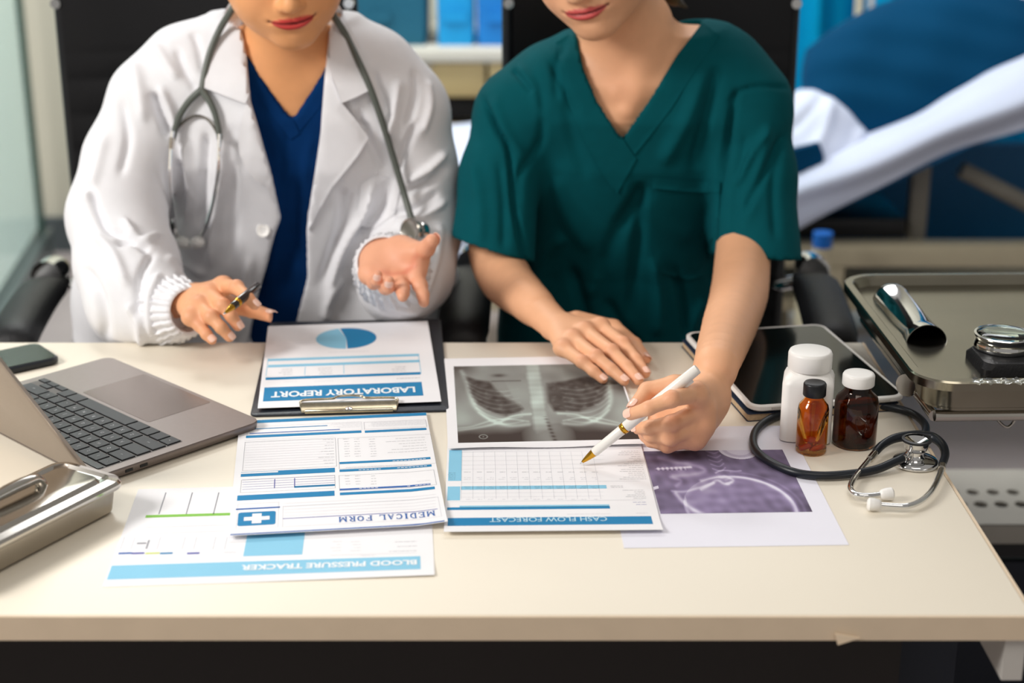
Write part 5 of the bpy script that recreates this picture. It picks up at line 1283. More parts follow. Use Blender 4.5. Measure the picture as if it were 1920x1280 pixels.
def boxcut(v, lo, hi):
    q = v.sub(np.array(lo) - .02, np.array(hi) + .02)
    if q is None: return
    sl, X, Y, Z = q; b = np.maximum(np.maximum(np.maximum(lo[0]-X, X-hi[0]), np.maximum(lo[1]-Y, Y-hi[1])), np.maximum(lo[2]-Z, Z-hi[2])); v.d[sl] = np.maximum(v.d[sl], -b)
DESKBOX = ((-1.2, 1.0, .60), (.456, 1.9455, .7508))

# ------------------------------------------------------------------ PERSON IN GREEN
gp = empty('person', (.17, 2.3, 0), 'person in dark green short sleeved scrubs pointing at papers with a white pen', 'person')
gs = Vol((-.13, 1.93, .52), (.47, 2.50, 1.17), .0034)
GL = [(.50,.155,2.37,.180,.135), (.62,.155,2.36,.178,.13), (.75,.155,2.32,.168,.12), (.85,.158,2.275,.165,.118), (.93,.165,2.235,.170,.113), (1.0,.172,2.205,.176,.100), (1.05,.175,2.195,.155,.085), (1.10,.175,2.19,.085,.055)]
gs.loft(GL, p=2.3)
gs.chain([Q(1118, 135, 2.20), Q(1040, 168, 2.19), Q(968, 214, 2.18)], [.052, .052, .049], k=.05)
gs.chain([Q(1300, 118, 2.20), Q(1350, 142, 2.19), Q(1402, 200, 2.17)], [.052, .053, .054], k=.05)
sleeve(gs, [Q(963, 215, 2.18), Q(938, 330, 2.16), Q(922, 480, 2.12)], [.053, .053, .060], Q(922, 473, 2.06), (-.29, -.20, -.92))
sleeve(gs, [Q(1403, 204, 2.17), Q(1413, 330, 2.14), Q(1420, 510, 2.07)], [.054, .055, .060], Q(1416, 486, 2.01), (-.06, -.22, -.95))
VN = [(1066, -60), (1078, 50), (1095, 130), (1121, 190), (1166, 260), (1222, 180), (1270, 102), (1322, 36), (1352, -10), (1352, -80)]
gs.carve(VN, 2.215)
# collar hollow behind the neck
gs.cap(Q(1195, 130, 2.19), Q(1185, -30, 2.19), .058, .070, .006, cut=True)
V, F = gs.surf(); V = relax(V, F, 2, .5)
GF = [([(1010, 150), (1015, 260), (975, 330), (975, 400)], 9, -.004), ([(905, 185), (930, 240), (955, 285), (968, 400), (1000, 540)], 6, -.010),
 ([(925, 180), (950, 250), (985, 300)], 12, .004), ([(1380, 170), (1365, 260), (1348, 330), (1335, 430), (1330, 520)], 7, -.011), ([(1480, 165), (1430, 160), (1390, 170), (1365, 195)], 5, -.004),
 ([(1120, 520), (1150, 450), (1180, 400), (1215, 345)], 15, -.010), ([(1100, 560), (1130, 490), (1165, 420)], 14, .006), ([(1180, 600), (1190, 520), (1200, 420), (1190, 340)], 13, -.007), ([(1230, 630), (1235, 560), (1225, 480)], 12, .007),
 ([(1290, 640), (1280, 560), (1260, 500)], 11, -.008), ([(1060, 440), (1020, 480), (1000, 560)], 14, .006), ([(1040, 330), (1060, 400), (1110, 470)], 18, .004), ([(1060, 180), (1075, 260), (1100, 340)], 14, -.003),
 ([(1320, 130), (1290, 220), (1240, 310)], 16, .006), ([(1345, 120), (1330, 200), (1300, 320)], 13, -.008), ([(1470, 250), (1430, 330), (1395, 400)], 9, -.007), ([(1440, 240), (1405, 300), (1380, 350)], 8, .006), ([(960, 130), (980, 150), (1000, 175)], 7, -.005), ([(1030, 110), (1060, 170), (1085, 220)], 8, -.004), ([(1440, 230), (1425, 320), (1400, 420)], 12, .004), ([(1465, 260), (1450, 350), (1455, 450)], 10, -.004), ([(1400, 250), (1385, 330), (1375, 440)], 9, -.003),
 ([(1135, 560), (1170, 620), (1200, 650)], 12, -.006), ([(1070, 500), (1095, 580), (1110, 640)], 12, -.008), ([(1320, 560), (1300, 600), (1290, 650)], 10, .006), ([(885, 300), (900, 380), (900, 460)], 12, .004), ([(935, 300), (945, 380), (945, 470)], 10, -.004),
 ([(970, 120), (1000, 170), (1020, 230)], 10, .0035), ([(1060, 80), (1040, 130), (1045, 190)], 7, -.003), ([(1150, 330), (1250, 420), (1300, 440)], 22, .003)]
V = folds(V, F, [(a, w_*.9, am*1.25) for a, w_, am in GF], noise=.0007)
so = link('scrub_top', mesh_np('scrub_top', V, F), M_teal, gp); gbv = bvh_of(V, F)
drape('neck_band', [(1079, 56), (1095, 130), (1121, 190), (1166, 258), (1193, 298), (1157, 363), (1132, 330), (1094, 262), (1064, 190), (1050, 120), (1042, 80)], gbv, .0016, .002, M_teal, so)
drape('neck_band', [(1318, 42), (1270, 104), (1222, 182), (1170, 260), (1190, 290), (1216, 258), (1258, 204), (1305, 130), (1350, 68)], gbv, .0008, .0015, M_teal, so)
drape('chest_pocket', [(1222, 331), (1285, 338), (1350, 341), (1347, 430), (1338, 512), (1290, 524), (1240, 512), (1226, 490), (1222, 410)], gbv, .0018, .0018, M_teal, so)
drape('pocket_hem', [(1222, 331), (1285, 338), (1350, 341), (1349, 362), (1285, 359), (1223, 353)], gbv, .0030, .001, M_teal, so)
# trousers, shoes
tv = Vol((-.12, 1.55, .0), (.45, 2.55, .66), .011)
tv.loft([(.44,.155,2.36,.17,.14), (.64,.155,2.36,.172,.126)])
for s in (-1, 1):
    hip = np.array([.155+s*.09, 2.34, .50]); kn = np.array([.155+s*.12, 1.95, .50]); an = np.array([.155+s*.12, 1.99, .11])
    tv.cap(hip, kn, .085, .060, .03); tv.cap(kn, an, .058, .045, .02)
V, F = tv.surf(); V = relax(V, F, 2); link('trousers', mesh_np('trousers', V, F), M_teal, gp)
def shoes(cx, y, par, sx=.12):
    for s in (-1, 1):
        MB().rrect([(.042, .12, .035, .0), (.045, .125, .038, .02), (.042, .12, .036, .05), (.035, .07, .030, .085), (.033, .045, .030, .11)], c=(cx+s*sx, y, 0)).build('shoe', M_whitep, par)
shoes(.155, 1.93, gp)
# head, neck and chest
gf = Fig(); Rg = rotm(-16, 20, -13); Tg = np.array(Q(1121, 66, 2.045)) - np.array(Rg @ Vector((0, -.075, 0)))
hv = Vol((-.02, 1.90, .88), (.36, 2.34, 1.40), .0022)
hv.loft([(z, cx, cy, a-(.014 if z > .96 else .03), b-(.013 if z > .96 else .028)) for z, cx, cy, a, b in GL[3:]], p=2.3)
hv.chain([Q(1118, 135, 2.20), Q(1040, 168, 2.19)], [.043, .044], k=.05); hv.chain([Q(1300, 118, 2.20), Q(1350, 142, 2.19)], [.043, .045], k=.05)
ghd = head(hv, Tg, Rg, SK2, rgbf(206, 84, 82), .97)
nk = np.array(Rg @ Vector((0, .022, .045))) + Tg
hv.cap(nk, Q(1200, 135, 2.185), .046, .052, .035); hv.cap(nk, Q(1215, 110, 2.20), .044, .050, .03)
hv.cap(Q(1232, 30, 2.15), Q(1175, 205, 2.12), .012, .008, .022)        # neck muscle
hv.cap(Q(1195, 172, 2.125), Q(1270, 150, 2.15), .006, .006, .02); hv.cap(Q(1155, 172, 2.125), Q(1105, 150, 2.15), .006, .006, .02)
hv.ell(Q(1172, 150, 2.075), (.012, .010, .010), .018, cut=True)
gf.add(hv, SK2, [(Q(1160, 175, 2.1), .03, .15)], ghd)
# left-of-picture arm: elbow in the sleeve, hand flat on the chest X-ray
z6 = zoomer(980, 560, 3.765); H6 = lambda x, y, z: P(*z6(x, y), z)
ev = Vol((-.10, 1.70, .748), (.20, 2.24, .97), .0018)
spots, nails = hand(ev, H6(235, 190, .782), {
 'pinky': ([H6(285, 350, .779), H6(420, 445, .7745), H6(500, 512, .767), H6(566, 568, .7595)], .88, (.05, -.25, 1)),
 'ring': ([H6(348, 282, .784), H6(518, 408, .7785), H6(625, 498, .769), H6(716, 578, .7600)], .95, (.1, -.2, 1)),
 'middle': ([H6(432, 228, .787), H6(628, 372, .780), H6(735, 478, .770), H6(815, 572, .7605)], 1.0, (.2, -.1, 1)),
 'index': ([H6(545, 195, .788), H6(708, 318, .780), H6(802, 430, .770), H6(866, 524, .7605)], .98, (.3, .0, 1))},
 ([H6(380, 170, .776), H6(640, 205, .770), H6(790, 320, .762), H6(868, 425, .7588)], .86, (.5, .4, .8)), (.0, -.15, 1),
 [(Q(985, 558, 2.00), .0285), (Q(948, 522, 2.09), .036), (Q(928, 470, 2.155), .037), (Q(935, 400, 2.16), .037)], rw=(.0215, .0215), flat=1.30, palmr=.0118)
boxcut(ev, (-.3, 1.5, .70), (.456, 1.9455, .7540))
gf.add(ev, SK2, spots, it=1); gf.nails += nails
# right-of-picture arm with the pen
wv = Vol((.085, 1.50, .748), (.40, 2.20, 1.00), .0018)
spots, nails = hand(wv, H6(1330, 640, .800), {
 'index': ([H6(1225, 668, .828), H6(1052, 708, .838), H6(890, 772, .829), H6(762, 815, .8175)], .98, (-.15, -.6, .7)),
 'middle': ([H6(1275, 775, .806), H6(1048, 880, .800), H6(900, 905, .790), H6(815, 915, .782)], 1.0, (.1, -.8, .6)),
 'ring': ([H6(1270, 885, .790), H6(1045, 982, .783), H6(905, 965, .776), H6(850, 940, .772)], .96, (.1, -.85, .5)),
 'pinky': ([H6(1215, 985, .776), H6(1020, 1036, .769), H6(905, 1005, .766), H6(860, 975, .766)], .86, (.1, -.85, .5))},
 ([H6(1230, 620, .800), H6(1075, 615, .812), H6(880, 648, .806), H6(790, 765, .797)], .95, (-.5, .1, .9)), (.75, -.55, .6),
 [(H6(1375, 440, .822), .0255), (Q(1368, 610, 1.83), .0330), (Q(1386, 550, 1.96), .0370), (Q(1393, 480, 2.06), .037), (Q(1400, 400, 2.12), .037)], rw=(.0205, .0215), flat=1.12, palmr=.0128, k=.016,
 extra=[(H6(1200, 900, .775), H6(1290, 760, .786), .016, .019, .02), (H6(1190, 780, .790), H6(960, 850, .782), .014, .012, .01), (H6(1120, 930, .774), H6(1230, 800, .785), .014, .016, .02)])
boxcut(wv, (-.3, 1.4, .70), (.456, 1.9455, .7530))
gf.add(wv, SK2, spots, it=1); gf.nails += nails
gbody = gf.build(gp)
def eyes(par, W, R):
    for s in (-1, 1):
        c = W((s*.031, -.0775, .1065)); MB().lathe([(.0119*math.sin(math.pi*i/12)+1e-5, -.0119*math.cos(math.pi*i/12)) for i in range(13)], c=tuple(c), n=20).build('eye', mat('eye white', (230, 226, 220), .2, noise=.02), par)
eyes(gbody, ghd['W'], Rg)
def hair(name, W, R, lo, hi, m, par, extra=()):
    v = Vol(lo, hi, .004); v.ell(W((0, .026, .146)), (.086, .102, .094), .02, R=R); v.ell(W((0, .075, .085)), (.062, .045, .060), .03, R=R)
    for e in extra: v.cap(*e)
    v.ell(W((0, -.090, .066)), (.068, .074, .100), .02, R=R, cut=True); v.ell(W((0, -.02, .02)), (.066, .082, .066), .02, R=R, cut=True)
    V, F = v.surf(); V = relax(V, F, 6); N = vnormals(V, F); L_ = (V - W((0,0,0))) @ np.array(R); V = V + N*(.0007*np.sin(L_[:,0]*300 + 3*np.sin(L_[:,2]*30)))[:, None]
    o = link(name, mesh_np(name, V, F), m, par); return o
hair('hair', ghd['W'], Rg, (.0, 1.95, 1.05), (.42, 2.34, 1.42), M_hair2, gp, [(Q(1225, -40, 2.17), Q(1262, -6, 2.19), .016, .012, .01), (Q(1262, -6, 2.19), Q(1292, 18, 2.22), .010, .003, .01)])

# ------------------------------------------------------------------ PERSON IN THE WHITE COAT
dp = empty('person', (-.31, 2.3, 0), 'person in a white coat over navy scrubs with one palm raised', 'person')
DL_ = [(.50,-.30,2.37,.175,.135), (.62,-.30,2.36,.172,.13), (.75,-.30,2.32,.162,.118), (.85,-.30,2.28,.162,.115), (.93,-.305,2.245,.166,.110), (1.0,-.31,2.225,.170,.098), (1.05,-.31,2.215,.150,.083), (1.11,-.31,2.21,.080,.055)]
nv = Vol((-.52, 2.02, .52), (-.10, 2.50, 1.17), .0045)
nv.loft(DL_, p=2.3); nv.chain([Q(470, 130, 2.20), Q(400, 140, 2.20)], [.045, .045], k=.05); nv.chain([Q(605, 130, 2.2), Q(670, 140, 2.2)], [.045, .045], k=.05)
DV = [(420, -60), (440, 40), (462, 100), (505, 165), (548, 223), (580, 175), (606, 135), (640, 60), (650, -60)]
nv.carve(DV, 2.215); nv.cap(Q(540, 120, 2.2), Q(540, -20, 2.2), .056, .07, .006, cut=True)
V, F = nv.surf(); V = relax(V, F, 2); V = folds(V, F, [([(505, 320), (520, 420), (500, 560)], 12, .006), ([(560, 330), (555, 430), (530, 560)], 12, -.006), ([(540, 240), (530, 300), (520, 360)], 8, -.003), ([(585, 250), (570, 350), (560, 450)], 9, .004), ([(480, 230), (505, 300), (515, 380)], 9, -.004)], noise=.001)
no = link('scrub_top', mesh_np('scrub_top', V, F), M_navy, dp); nbv = bvh_of(V, F)
drape('neck_band', [(464, 104), (505, 166), (549, 224), (562, 250), (545, 262), (490, 190), (466, 150)], nbv, .0012, .0015, M_navy, no)
drape('neck_band', [(606, 137), (580, 177), (551, 222), (562, 246), (600, 200), (612, 170)], nbv, .0005, .0012, M_navy, no)
# coat
cv = Vol((-.70, 1.86, .50), (-.03, 2.50, 1.19), .0036)
CL = [(.48,-.30,2.37,.25,.15), (.62,-.30,2.36,.235,.145), (.75,-.30,2.32,.205,.135), (.85,-.30,2.28,.192,.133), (.93,-.305,2.245,.190,.128), (1.0,-.31,2.225,.190,.114), (1.05,-.31,2.215,.168,.098), (1.12,-.31,2.21,.085,.065)]
cv.loft(CL, p=2.3)
cv.chain([Q(432, 92, 2.22), Q(350, 130, 2.21), Q(288, 188, 2.20)], [.048, .052, .054], k=.045)
cv.chain([Q(635, 100, 2.22), Q(695, 138, 2.21), Q(756, 205, 2.20)], [.050, .053, .054], k=.045)
cv.chain([Q(286, 195, 2.20), Q(242, 300, 2.175), Q(219, 405, 2.13), Q(240, 500, 2.06), Q(258, 560, 2.00), Q(305, 580, 1.965)], [.056, .056, .062, .064, .061, .050], k=.03)
cv.chain([Q(215, 440, 2.16), Q(212, 560, 2.18), Q(208, 680, 2.2)], [.045, .048, .058], k=.04)
cv.chain([Q(758, 215, 2.20), Q(780, 320, 2.20), Q(785, 440, 2.18), Q(768, 510, 2.12), Q(748, 530, 2.06), Q(740, 520, 2.035)], [.056, .052, .054, .056, .050, .044], k=.03)
cv.chain([Q(770, 560, 2.25), Q(745, 680, 2.27)], [.07, .07], k=.05)
CO = [(425, -80), (446, 10), (455, 60), (463, 110), (470, 190), (489, 260), (510, 330), (527, 408), (515, 440), (500, 500), (480, 570), (466, 640), (450, 760), (540, 790), (556, 640), (556, 600), (576, 520), (575, 430), (590, 330), (601, 250), (608, 150), (616, 70), (632, 10), (640, -80)]
cv.carve(CO, 2.235); cv.cap(Q(535, 120, 2.21), Q(535, -60, 2.21), .062, .085, .006, cut=True)
nn_ = np.maximum(nv.d.max()*0, 0)
boxcut(cv, *DESKBOX); boxcut(cv, (-.43, 1.8, .5), (-.22, 1.99, 1.0))
V, F = cv.surf(); V = relax(V, F, 2)
CF = [([(285, 172), (300, 215), (318, 258)], 8, -.012), ([(300, 160), (322, 210), (330, 245)], 8, .006), ([(330, 90), (345, 130), (370, 175)], 8, -.005), ([(290, 80), (310, 110), (335, 150)], 9, .005), ([(360, 60), (372, 90), (382, 140)], 8, -.004), ([(250, 110), (262, 160), (270, 230)], 12, .005), ([(225, 185), (240, 260), (225, 330)], 9, -.005),
 ([(172, 350), (178, 385), (200, 430), (240, 440)], 7, -.008), ([(135, 375), (160, 355), (175, 350)], 6, -.005), ([(230, 410), (260, 450), (300, 440)], 7, .007), ([(215, 455), (250, 450), (280, 470)], 8, -.009), ([(180, 440), (215, 480), (240, 540)], 10, .006), ([(160, 500), (190, 560), (200, 640)], 11, -.006), ([(240, 570), (260, 600), (268, 650)], 9, .006), ([(200, 250), (180, 330), (160, 380)], 10, .004),
 ([(290, 470), (262, 520), (258, 600)], 8, -.006), ([(300, 510), (280, 560), (285, 630)], 8, .005), ([(310, 480), (350, 495), (385, 515)], 8, .004),
 ([(345, 260), (352, 330), (340, 420)], 11, .007), ([(385, 250), (380, 330), (372, 430)], 9, -.007), ([(420, 230), (415, 320), (400, 430), (395, 500)], 10, .006), ([(440, 300), (435, 400), (430, 500)], 12, -.005), ([(335, 300), (345, 360), (335, 420)], 9, -.008), ([(470, 480), (455, 560), (440, 640)], 9, .005), ([(430, 520), (420, 600)], 9, -.006),
 ([(640, 350), (640, 420), (600, 540)], 11, -.005), ([(700, 340), (680, 400), (640, 470), (615, 560)], 9, .009), ([(660, 360), (650, 420), (622, 480)], 8, -.004), ([(730, 340), (705, 400), (660, 450)], 8, -.008), ([(610, 600), (615, 570), (640, 520)], 8, .007),
 ([(745, 150), (740, 200), (725, 260)], 10, .006), ([(775, 130), (778, 180), (762, 240)], 8, -.005), ([(800, 150), (805, 200), (790, 250)], 8, .005), ([(700, 130), (718, 180), (735, 230)], 8, -.004), ([(765, 340), (800, 320), (835, 285)], 7, .007), ([(760, 360), (800, 345), (840, 310)], 8, -.007), ([(745, 330), (760, 280), (780, 230)], 7, -.006),
 ([(740, 420), (790, 410), (835, 375)], 7, .007), ([(730, 400), (780, 390), (820, 360)], 7, -.006), ([(640, 200), (670, 230), (695, 240)], 8, -.003), ([(690, 480), (720, 560), (790, 585)], 9, .004), ([(825, 420), (815, 490), (790, 560)], 9, .004), ([(670, 200), (690, 260), (720, 320)], 9, -.004), ([(690, 560), (720, 540), (760, 560)], 7, -.004)]
V = folds(V, F, [(a, w_*.85, am*1.5) for a, w_, am in CF], noise=.0008)
cv_all = []
co = link('coat', mesh_np('coat', V, F), M_coat, dp); cbv = bvh_of(V, F)
drape('collar', [(440, -10), (415, 30), (397, 75), (386, 130), (383, 165), (418, 178), (460, 194), (470, 170), (463, 115), (456, 62), (448, 10)], cbv, .004, .0025, M_coat, co, lift=lambda x, y: .007*max(0, (y-110)/80))
drape('lapel', [(455, 120), (464, 150), (471, 190), (490, 260), (511, 330), (527, 402), (513, 376), (498, 352), (478, 338), (462, 318), (449, 288), (447, 262), (451, 236), (459, 194), (448, 170)], cbv, .0040, .003, M_coat, co, lift=lambda x, y: .006*max(0, min(1, (530-x)/60))*max(0, 1-abs(y-290)/130))
drape('collar', [(630, 0), (616, 40), (612, 72), (612, 110), (625, 150), (641, 193), (668, 182), (695, 168), (690, 130), (672, 80), (655, 50), (642, 20)], cbv, .0045, .0025, M_coat, co, lift=lambda x, y: .008*max(0, (y-90)/90))
drape('lapel', [(612, 80), (609, 150), (602, 250), (590, 330), (577, 400), (577, 432), (598, 395), (622, 352), (650, 318), (672, 290), (691, 258), (668, 226), (641, 193), (624, 150)], cbv, .0045, .003, M_coat, co, lift=lambda x, y: .011*max(0, (x-600)/90))
drape('chest_pocket', [(676, 345), (700, 330), (722, 332), (752, 345), (740, 400), (700, 430), (670, 420)], cbv, .0018, .0018, M_coat, co)
bt = hit(cbv, 494, 432, .0025); Rn = axes((-.1, -1, .25))
MB().lathe([(.0088, 0), (.0096, .001), (.0096, .0025), (.0085, .0032), (.0065, .0024), (.0062, .0022)], c=tuple(bt), R=Rn, n=32).build('button', M_whitep, co)
for a, b in ((-.002, .002), (.002, .002), (-.002, -.002), (.002, -.002)): MB().lathe([(.0008, .0023), (.0008, .0030)], c=tuple(Vector(bt) + Rn @ Vector((a, b, 0))), R=Rn, n=8).build('button_hole', M_grey, co)
# gathered cuffs
def cuff(c0, c1, r0, rm, r1, n=150, fr=26, dx=(1, 0, 0)):
    c0, c1 = Vector(c0), Vector(c1); ax = c1 - c0; R = axes(ax, dx); L_ = ax.length; rs = []; rows = 22
    for j in range(rows):
        t = j/(rows-1); r = (r0*(1-t)**2 + 2*rm*t*(1-t) + r1*t*t); ring = []
        am = .0028*math.sin(math.pi*min(1, t*1.05))**.7 + (.0012 if t > .9 else 0)
        gat = .0030*math.exp(-((t-.80)/.05)**2) + .0022*math.exp(-((t-.62)/.05)**2)
        for i in range(n):
            a = 2*math.pi*i/n; f = math.sin(a*fr + 1.3*math.sin(a*3)) + .5*math.sin(a*(fr*1.6) + 2*t)
            ring.append(c0 + R @ Vector(((r - gat + am*f*.8)*math.cos(a), (r - gat + am*f*.8)*math.sin(a), L_*t)))
        rs.append(ring)
    q = []
    for j in range(5):
        t = 1 - j*.08; rr = r1 - .003 - j*.001; q.append([c0 + R @ Vector((rr*math.cos(2*math.pi*i/n), rr*math.sin(2*math.pi*i/n), L_*t)) for i in range(n)])
    MB().rings(rs + q, False, True).build('cuff', M_coat, co, ang=80)
W1 = Vector(Q(346, 582, 1.925)); cuff(Q(292, 580, 1.985), Q(356, 583, 1.915), .046, .050, .0300, dx=(0, 1, 0))
W2_ = Vector(Q(722, 494, 1.995)); cuff(Q(748, 522, 2.055), Q(716, 490, 1.965), .046, .058, .0350)
# trousers etc
tv = Vol((-.60, 1.55, .0), (-.02, 2.55, .60), .011); tv.loft([(.44,-.30,2.36,.16,.13), (.56,-.30,2.36,.165,.122)])
for s in (-1, 1):
    hip = np.array([-.30+s*.09, 2.34, .50]); kn = np.array([-.30+s*.12, 1.95, .50]); an = np.array([-.30+s*.12, 1.99, .11]); tv.cap(hip, kn, .085, .060, .03); tv.cap(kn, an, .058, .045, .02)
V, F = tv.surf(); V = relax(V, F, 2); link('trousers', mesh_np('trousers', V, F), M_pants, dp); shoes(-.30, 1.93, dp)
# head, neck, chest
df = Fig(); Rd = rotm(13, 19, -8); Td = np.array(Q(556, 84, 2.075)) - np.array(Rd @ Vector((0, -.075, 0)))
hv = Vol((-.48, 1.93, .90), (-.12, 2.38, 1.42), .0022)
hv.loft([(z, cx, cy_, a-.014, b-.012) for z, cx, cy_, a, b in DL_[3:]], p=2.3)
hv.chain([Q(470, 130, 2.20), Q(400, 140, 2.20)], [.036, .036], k=.05); hv.chain([Q(605, 130, 2.2), Q(670, 140, 2.2)], [.036, .036], k=.05)
dhd = head(hv, Td, Rd, SK1, rgbf(205, 62, 58), 1.10)
nk = np.array(Rd @ Vector((0, .022, .045))) + Td
hv.cap(nk, Q(536, 150, 2.195), .047, .052, .03)
hv.cap(Q(485, 100, 2.18), Q(530, 165, 2.155), .010, .006, .02); hv.cap(Q(600, 100, 2.18), Q(556, 165, 2.155), .010, .006, .02)
df.add(hv, SK1, [], dhd)
z5 = zoomer(300, 380, 3.4286); H5 = lambda x, y, z: P(*z5(x, y), z)
# hand with the dark pen
lv = Vol((-.50, 1.80, .752), (-.30, 2.08, .88), .0017)
spots, nails = hand(lv, H5(165, 625, .808), {
 'pinky': ([H5(205, 735, .808), H5(258, 790, .800), H5(298, 845, .793), H5(334, 882, .787)], .90, (-.1, -.4, 1)),
 'ring': ([H5(250, 665, .817), H5(330, 735, .813), H5(392, 802, .803), H5(447, 862, .791)], .98, (.0, -.3, 1)),
 'middle': ([H5(315, 590, .824), H5(402, 660, .824), H5(458, 728, .813), H5(500, 790, .801)], 1.02, (.1, -.2, 1)),
 'index': ([H5(405, 535, .830), H5(492, 545, .842), H5(560, 605, .838), H5(608, 655, .829)], 1.02, (.2, -.1, 1))},
 ([H5(230, 590, .800), H5(430, 650, .796), H5(590, 690, .800), H5(712, 728, .8015)], .98, (-.3, .5, .9)), (.05, -.2, 1),
 [(np.array(W1) + [-.03, .03, .004], .027), (np.array(W1) + [-.07, .075, .0], .031)], rw=(.0215, .023), flat=1.18, palmr=.0125, k=.014)
df.add(lv, rgbf(236, 172, 128), spots, it=1); df.nails += nails
# open palm
H7 = lambda x, y, Y_: Q(*z5(x, y), Y_)
rv = Vol((-.24, 1.82, .77), (-.06, 2.10, .93), .0017)
wr = H7(1430, 330, 1.985)
spots, nails = hand(rv, wr, {
 'pinky': ([H7(1368, 448, 1.950), H7(1372, 515, 1.925), H7(1392, 500, 1.906), H7(1400, 465, 1.902)], .92, (.1, -1, .3)),
 'ring': ([H7(1440, 470, 1.942), H7(1452, 545, 1.915), H7(1468, 545, 1.895), H7(1474, 505, 1.888)], 1.0, (.1, -1, .3)),
 'middle': ([H7(1535, 480, 1.938), H7(1556, 545, 1.910), H7(1562, 582, 1.890), H7(1560, 602, 1.874)], 1.05, (.1, -.3, -1)),
 'index': ([H7(1640, 445, 1.940), H7(1672, 530, 1.918), H7(1690, 590, 1.904), H7(1696, 638, 1.893)], 1.05, (.1, .5, -1))},
 ([H7(1560, 300, 1.975), H7(1660, 325, 1.950), H7(1712, 295, 1.936), H7(1748, 245, 1.925)], 1.10, (.75, .1, .5)), (.15, .35, -1),
 [(np.array(Q(742, 512, 2.05)), .028), (np.array(Q(760, 520, 2.10)), .032)], rw=(.0225, .025), flat=1.22, palmr=.0125, k=.016,
 extra=[(H7(1545, 310, 1.972), H7(1640, 350, 1.948), .0175, .0150, .018), (H7(1370, 380, 1.975), H7(1350, 460, 1.953), .0150, .0125, .018)])
rv.ell(H7(1520, 385, 1.930), (.016, .006, .010), .014, cut=True)
crease = [(1650, 340), (1625, 365), (1600, 395), (1585, 425), (1575, 460)], [(1640, 400), (1600, 420), (1540, 425), (1480, 400), (1430, 370)], [(1560, 465), (1500, 455), (1450, 440), (1400, 425)]
cs = []
for cl_ in crease:
    g_ = catmull([(a, b, 0) for a, b in cl_], 8)
    for q_ in g_: cs.append((H7(q_.x, q_.y, 1.930), .0042, .20))  # palm crease shading painted as darker skin tone, no geometry
df.add(rv, rgbf(236, 172, 138), spots + cs + [(H7(1500, 330, 1.95), .02, .12), (H7(1600, 450, 1.93), .02, .15)], it=1)
df.nails += [n_ for i, n_ in enumerate(nails) if i in (0, 1, 4)]
dbody = df.build(dp); eyes(dbody, dhd['W'], Rd)
hair('hair', dhd['W'], Rd, (-.52, 1.95, 1.05), (-.08, 2.40, 1.45), M_hair, dp)

# ------------------------------------------------------------------ THINGS IN HANDS, STETHOSCOPE ROUND THE NECK
def pen(name, tip, end, r, m1, m2, mt, label, white=True):
    tip, end = Vector(tip), Vector(end); R = axes(end-tip); L_ = (end-tip).length; t = empty(name, tuple(tip), label, 'pen')
    k = r/.0056
    MB().lathe([(.0004, 0), (.0007, .0015), (.0012, .0022), (.0014, .003)], c=tuple(tip), R=R, n=16).build('point', M_mirror, t)
    MB().lathe([(.0014*k, .0030), (.0022*k, .006), (.0034*k, .012), (.0044*k, .0185), (.0046*k, .0190)], c=tuple(tip), R=R, n=32).build('nose_cone', mt, t)
    a = L_*.36
    MB().lathe([(.0044*k, .0190), (.0050*k, .0200), (.0053*k, a)], c=tuple(tip), R=R, n=32).build('grip_barrel', m1, t)
    MB().lathe([(.0054*k, a), (.0060*k, a+.0006), (.0058*k, a+.0018), (.0061*k, a+.0024), (.0061*k, a+.0044), (.0055*k, a+.005)], c=tuple(tip), R=R, n=32).build('ring', mt, t)
    MB().lathe([(.0054*k, a+.005), (.0058*k, a+.006), (.0058*k, L_-.025), (.0054*k, L_-.001), (.0048*k, L_)], c=tuple(tip), R=R, n=32).build('cap_barrel', m2, t)
    return t, R, L_
M_gold = mat('gold plated metal', (214, 160, 52), .2, 1.0, noise=.1, nscale=80)
M_pw = mat('white pen lacquer', (240, 236, 230), .3, noise=.02, coat=.3)
tp = P(1088, 869, .7545); en = P(1308, 691, .862)
t, R, L_ = pen('pen', tp, en, .0056, M_pw, M_pw, M_gold, 'white ballpoint pen with gold tip held by the person in green')
cl = R.inverted() @ (Vector((.25, .1, -.9))); cl.z = 0; cl.normalize()
q = lambda z, o, s=0: Vector(tp) + R @ (cl*o + Vector((-cl.y, cl.x, 0))*s + Vector((0, 0, z)))
MB().add([q(L_-z, o, s) for z, o, s in ((.012, .005, -.002), (.012, .005, .002), (.012, .0085, .002), (.012, .0085, -.002), (.055, .0068, -.0016), (.055, .0068, .0016), (.055, .0082, .0016), (.055, .0082, -.0016))], [(0,1,2,3), (7,6,5,4), (0,4,5,1), (1,5,6,2), (2,6,7,3), (3,7,4,0)]).build('clip', M_pw, t, bevel=.0004)
tp = P(*z5(408, 716), .832); en = P(*z5(632, 530), .846)
M_pd = mat('dark brown pen lacquer', (44, 36, 32), .2, noise=.3, nscale=60, coat=.5)
t, R, L_ = pen('pen', tp, Vector(tp) + (Vector(en)-Vector(tp))*1.0, .0052, M_pd, M_pd, M_gold, 'dark pen with brass tip held by the person in the white coat')
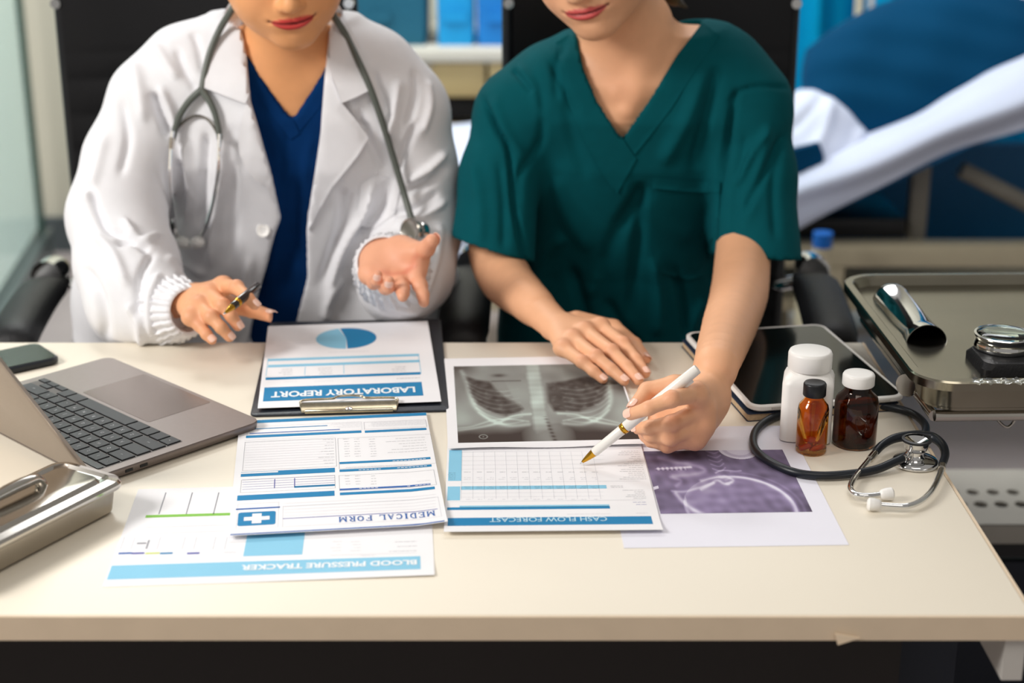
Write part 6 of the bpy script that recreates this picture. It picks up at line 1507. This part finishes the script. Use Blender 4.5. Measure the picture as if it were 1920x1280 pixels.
# stethoscope round the neck
VV = [v.co.copy() for v in co.data.vertices]; FF = [tuple(p.vertices) for p in co.data.polygons]
for ch in co.children:
    if ch.name.startswith(('collar', 'lapel')): b_ = len(VV); VV += [ch.matrix_world @ v.co for v in ch.data.vertices]; FF += [tuple(i+b_ for i in p.vertices) for p in ch.data.polygons]
cbv = BVHTree.FromPolygons(VV, FF)
s2 = empty('stethoscope', tuple(Q(380, 180, 2.10)), 'grey stethoscope hanging round the neck over the white coat', 'stethoscope')
M_gt = mat('grey green tube', (92, 98, 92), .4, noise=.08)
def over(pts, off):
    out = []; last = None
    for x, y in pts:
        h = hit(cbv, x, y, off)
        if h is None or (last is not None and abs(h.y - last) > .09): h = Vector(Q(x, y, last if last else 2.08))
        last = h.y; out.append(h)
    for _ in range(3): out = [out[0]] + [out[i].lerp((out[i-1]+out[i+1])/2, .35) for i in range(1, len(out)-1)] + [out[-1]]
    return out
GT = .0046
back = [Vector(Q(446, -20, 2.16)), Vector(Q(470, -60, 2.25)), Vector(Q(540, -85, 2.29)), Vector(Q(596, -60, 2.25)), Vector(Q(612, 2, 2.19))]
left = over([(438, 12), (412, 48), (393, 88), (383, 130), (378, 172)], .009); right = over([(630, 36), (650, 68), (672, 110), (692, 155), (712, 210), (730, 268), (745, 320), (758, 365), (772, 412)], .009)
right[0] = Vector(Q(628, 33, 2.150)); right[1] = Vector(Q(650, 68, right[1].y - .006))
MB().tube(left[::-1] + back + right, GT, n=14, smooth=5).build('tube', M_gt, s2)
yl = over([(378, 168), (352, 184), (334, 212), (326, 245), (324, 262)], .010); yr = over([(378, 168), (396, 186), (406, 212), (411, 245), (412, 262)], .010)
MB().tube(yl, [.0050, .0044, .0042], n=12).build('yoke_branch', M_gt, s2); MB().tube(yr, [.0050, .0042, .0038], n=12).build('yoke_branch', M_gt, s2)
ml = over([(324, 245), (319, 280), (316, 330), (319, 380), (325, 420), (333, 446)], .018); mr = over([(412, 250), (413, 300), (409, 345), (398, 395), (386, 435), (372, 462), (352, 462)], .018)
MB().tube(ml, .0028, n=10).build('ear_tube', M_mirror, s2); MB().tube(mr, .0028, n=10).build('ear_tube', M_mirror, s2)
MB().tube([ml[0].lerp(ml[1], .3), ml[0].lerp(ml[1], .8)], .0040, smooth=0).build('collar', M_chrome, s2)
MB().tube(over([(329, 245), (343, 222), (365, 209), (388, 214), (402, 232), (410, 256)], .006), .0020, n=8).build('spring', M_chrome, s2)
for (x0_, y0_, x1_, y1_) in ((334, 450, 355, 460), (380, 452, 357, 458)):
    a, b = over([(x0_, y0_), (x1_, y1_)], .021); MB().tube([a, a.lerp(b, .2), a.lerp(b, .6), b], [.003, .0084, .0090, .004], n=16, smooth=3).build('ear_tip', M_whitep, s2)
cq = Vector(Q(772, 432, right[-1].y - .022)); Rq2 = axes((-.55, -.75, .25))
MB().lathe([(.0150, 0), (.0168, .001), (.0168, .004), (.0150, .006), (.0135, .0055)], c=tuple(cq), R=Rq2, n=40).build('diaphragm_head', M_chrome, s2)
MB().lathe([(.0062, -.014), (.0062, 0)], c=tuple(cq), R=Rq2, n=24).build('stem_block', M_mirror, s2)
MB().lathe([(.0125, -.024), (.0135, -.022), (.0125, -.014), (.006, -.012)], c=tuple(cq), R=Rq2, n=32).build('bell', M_mirror, s2)
MB().tube([right[-1], cq + Rq2 @ Vector((0, 0, -.007))], .0034, smooth=0).build('stem', M_mirror, s2)
for o in list(bpy.data.objects):
    if o.type == 'MESH' and not o.data.polygons: bpy.data.objects.remove(o)
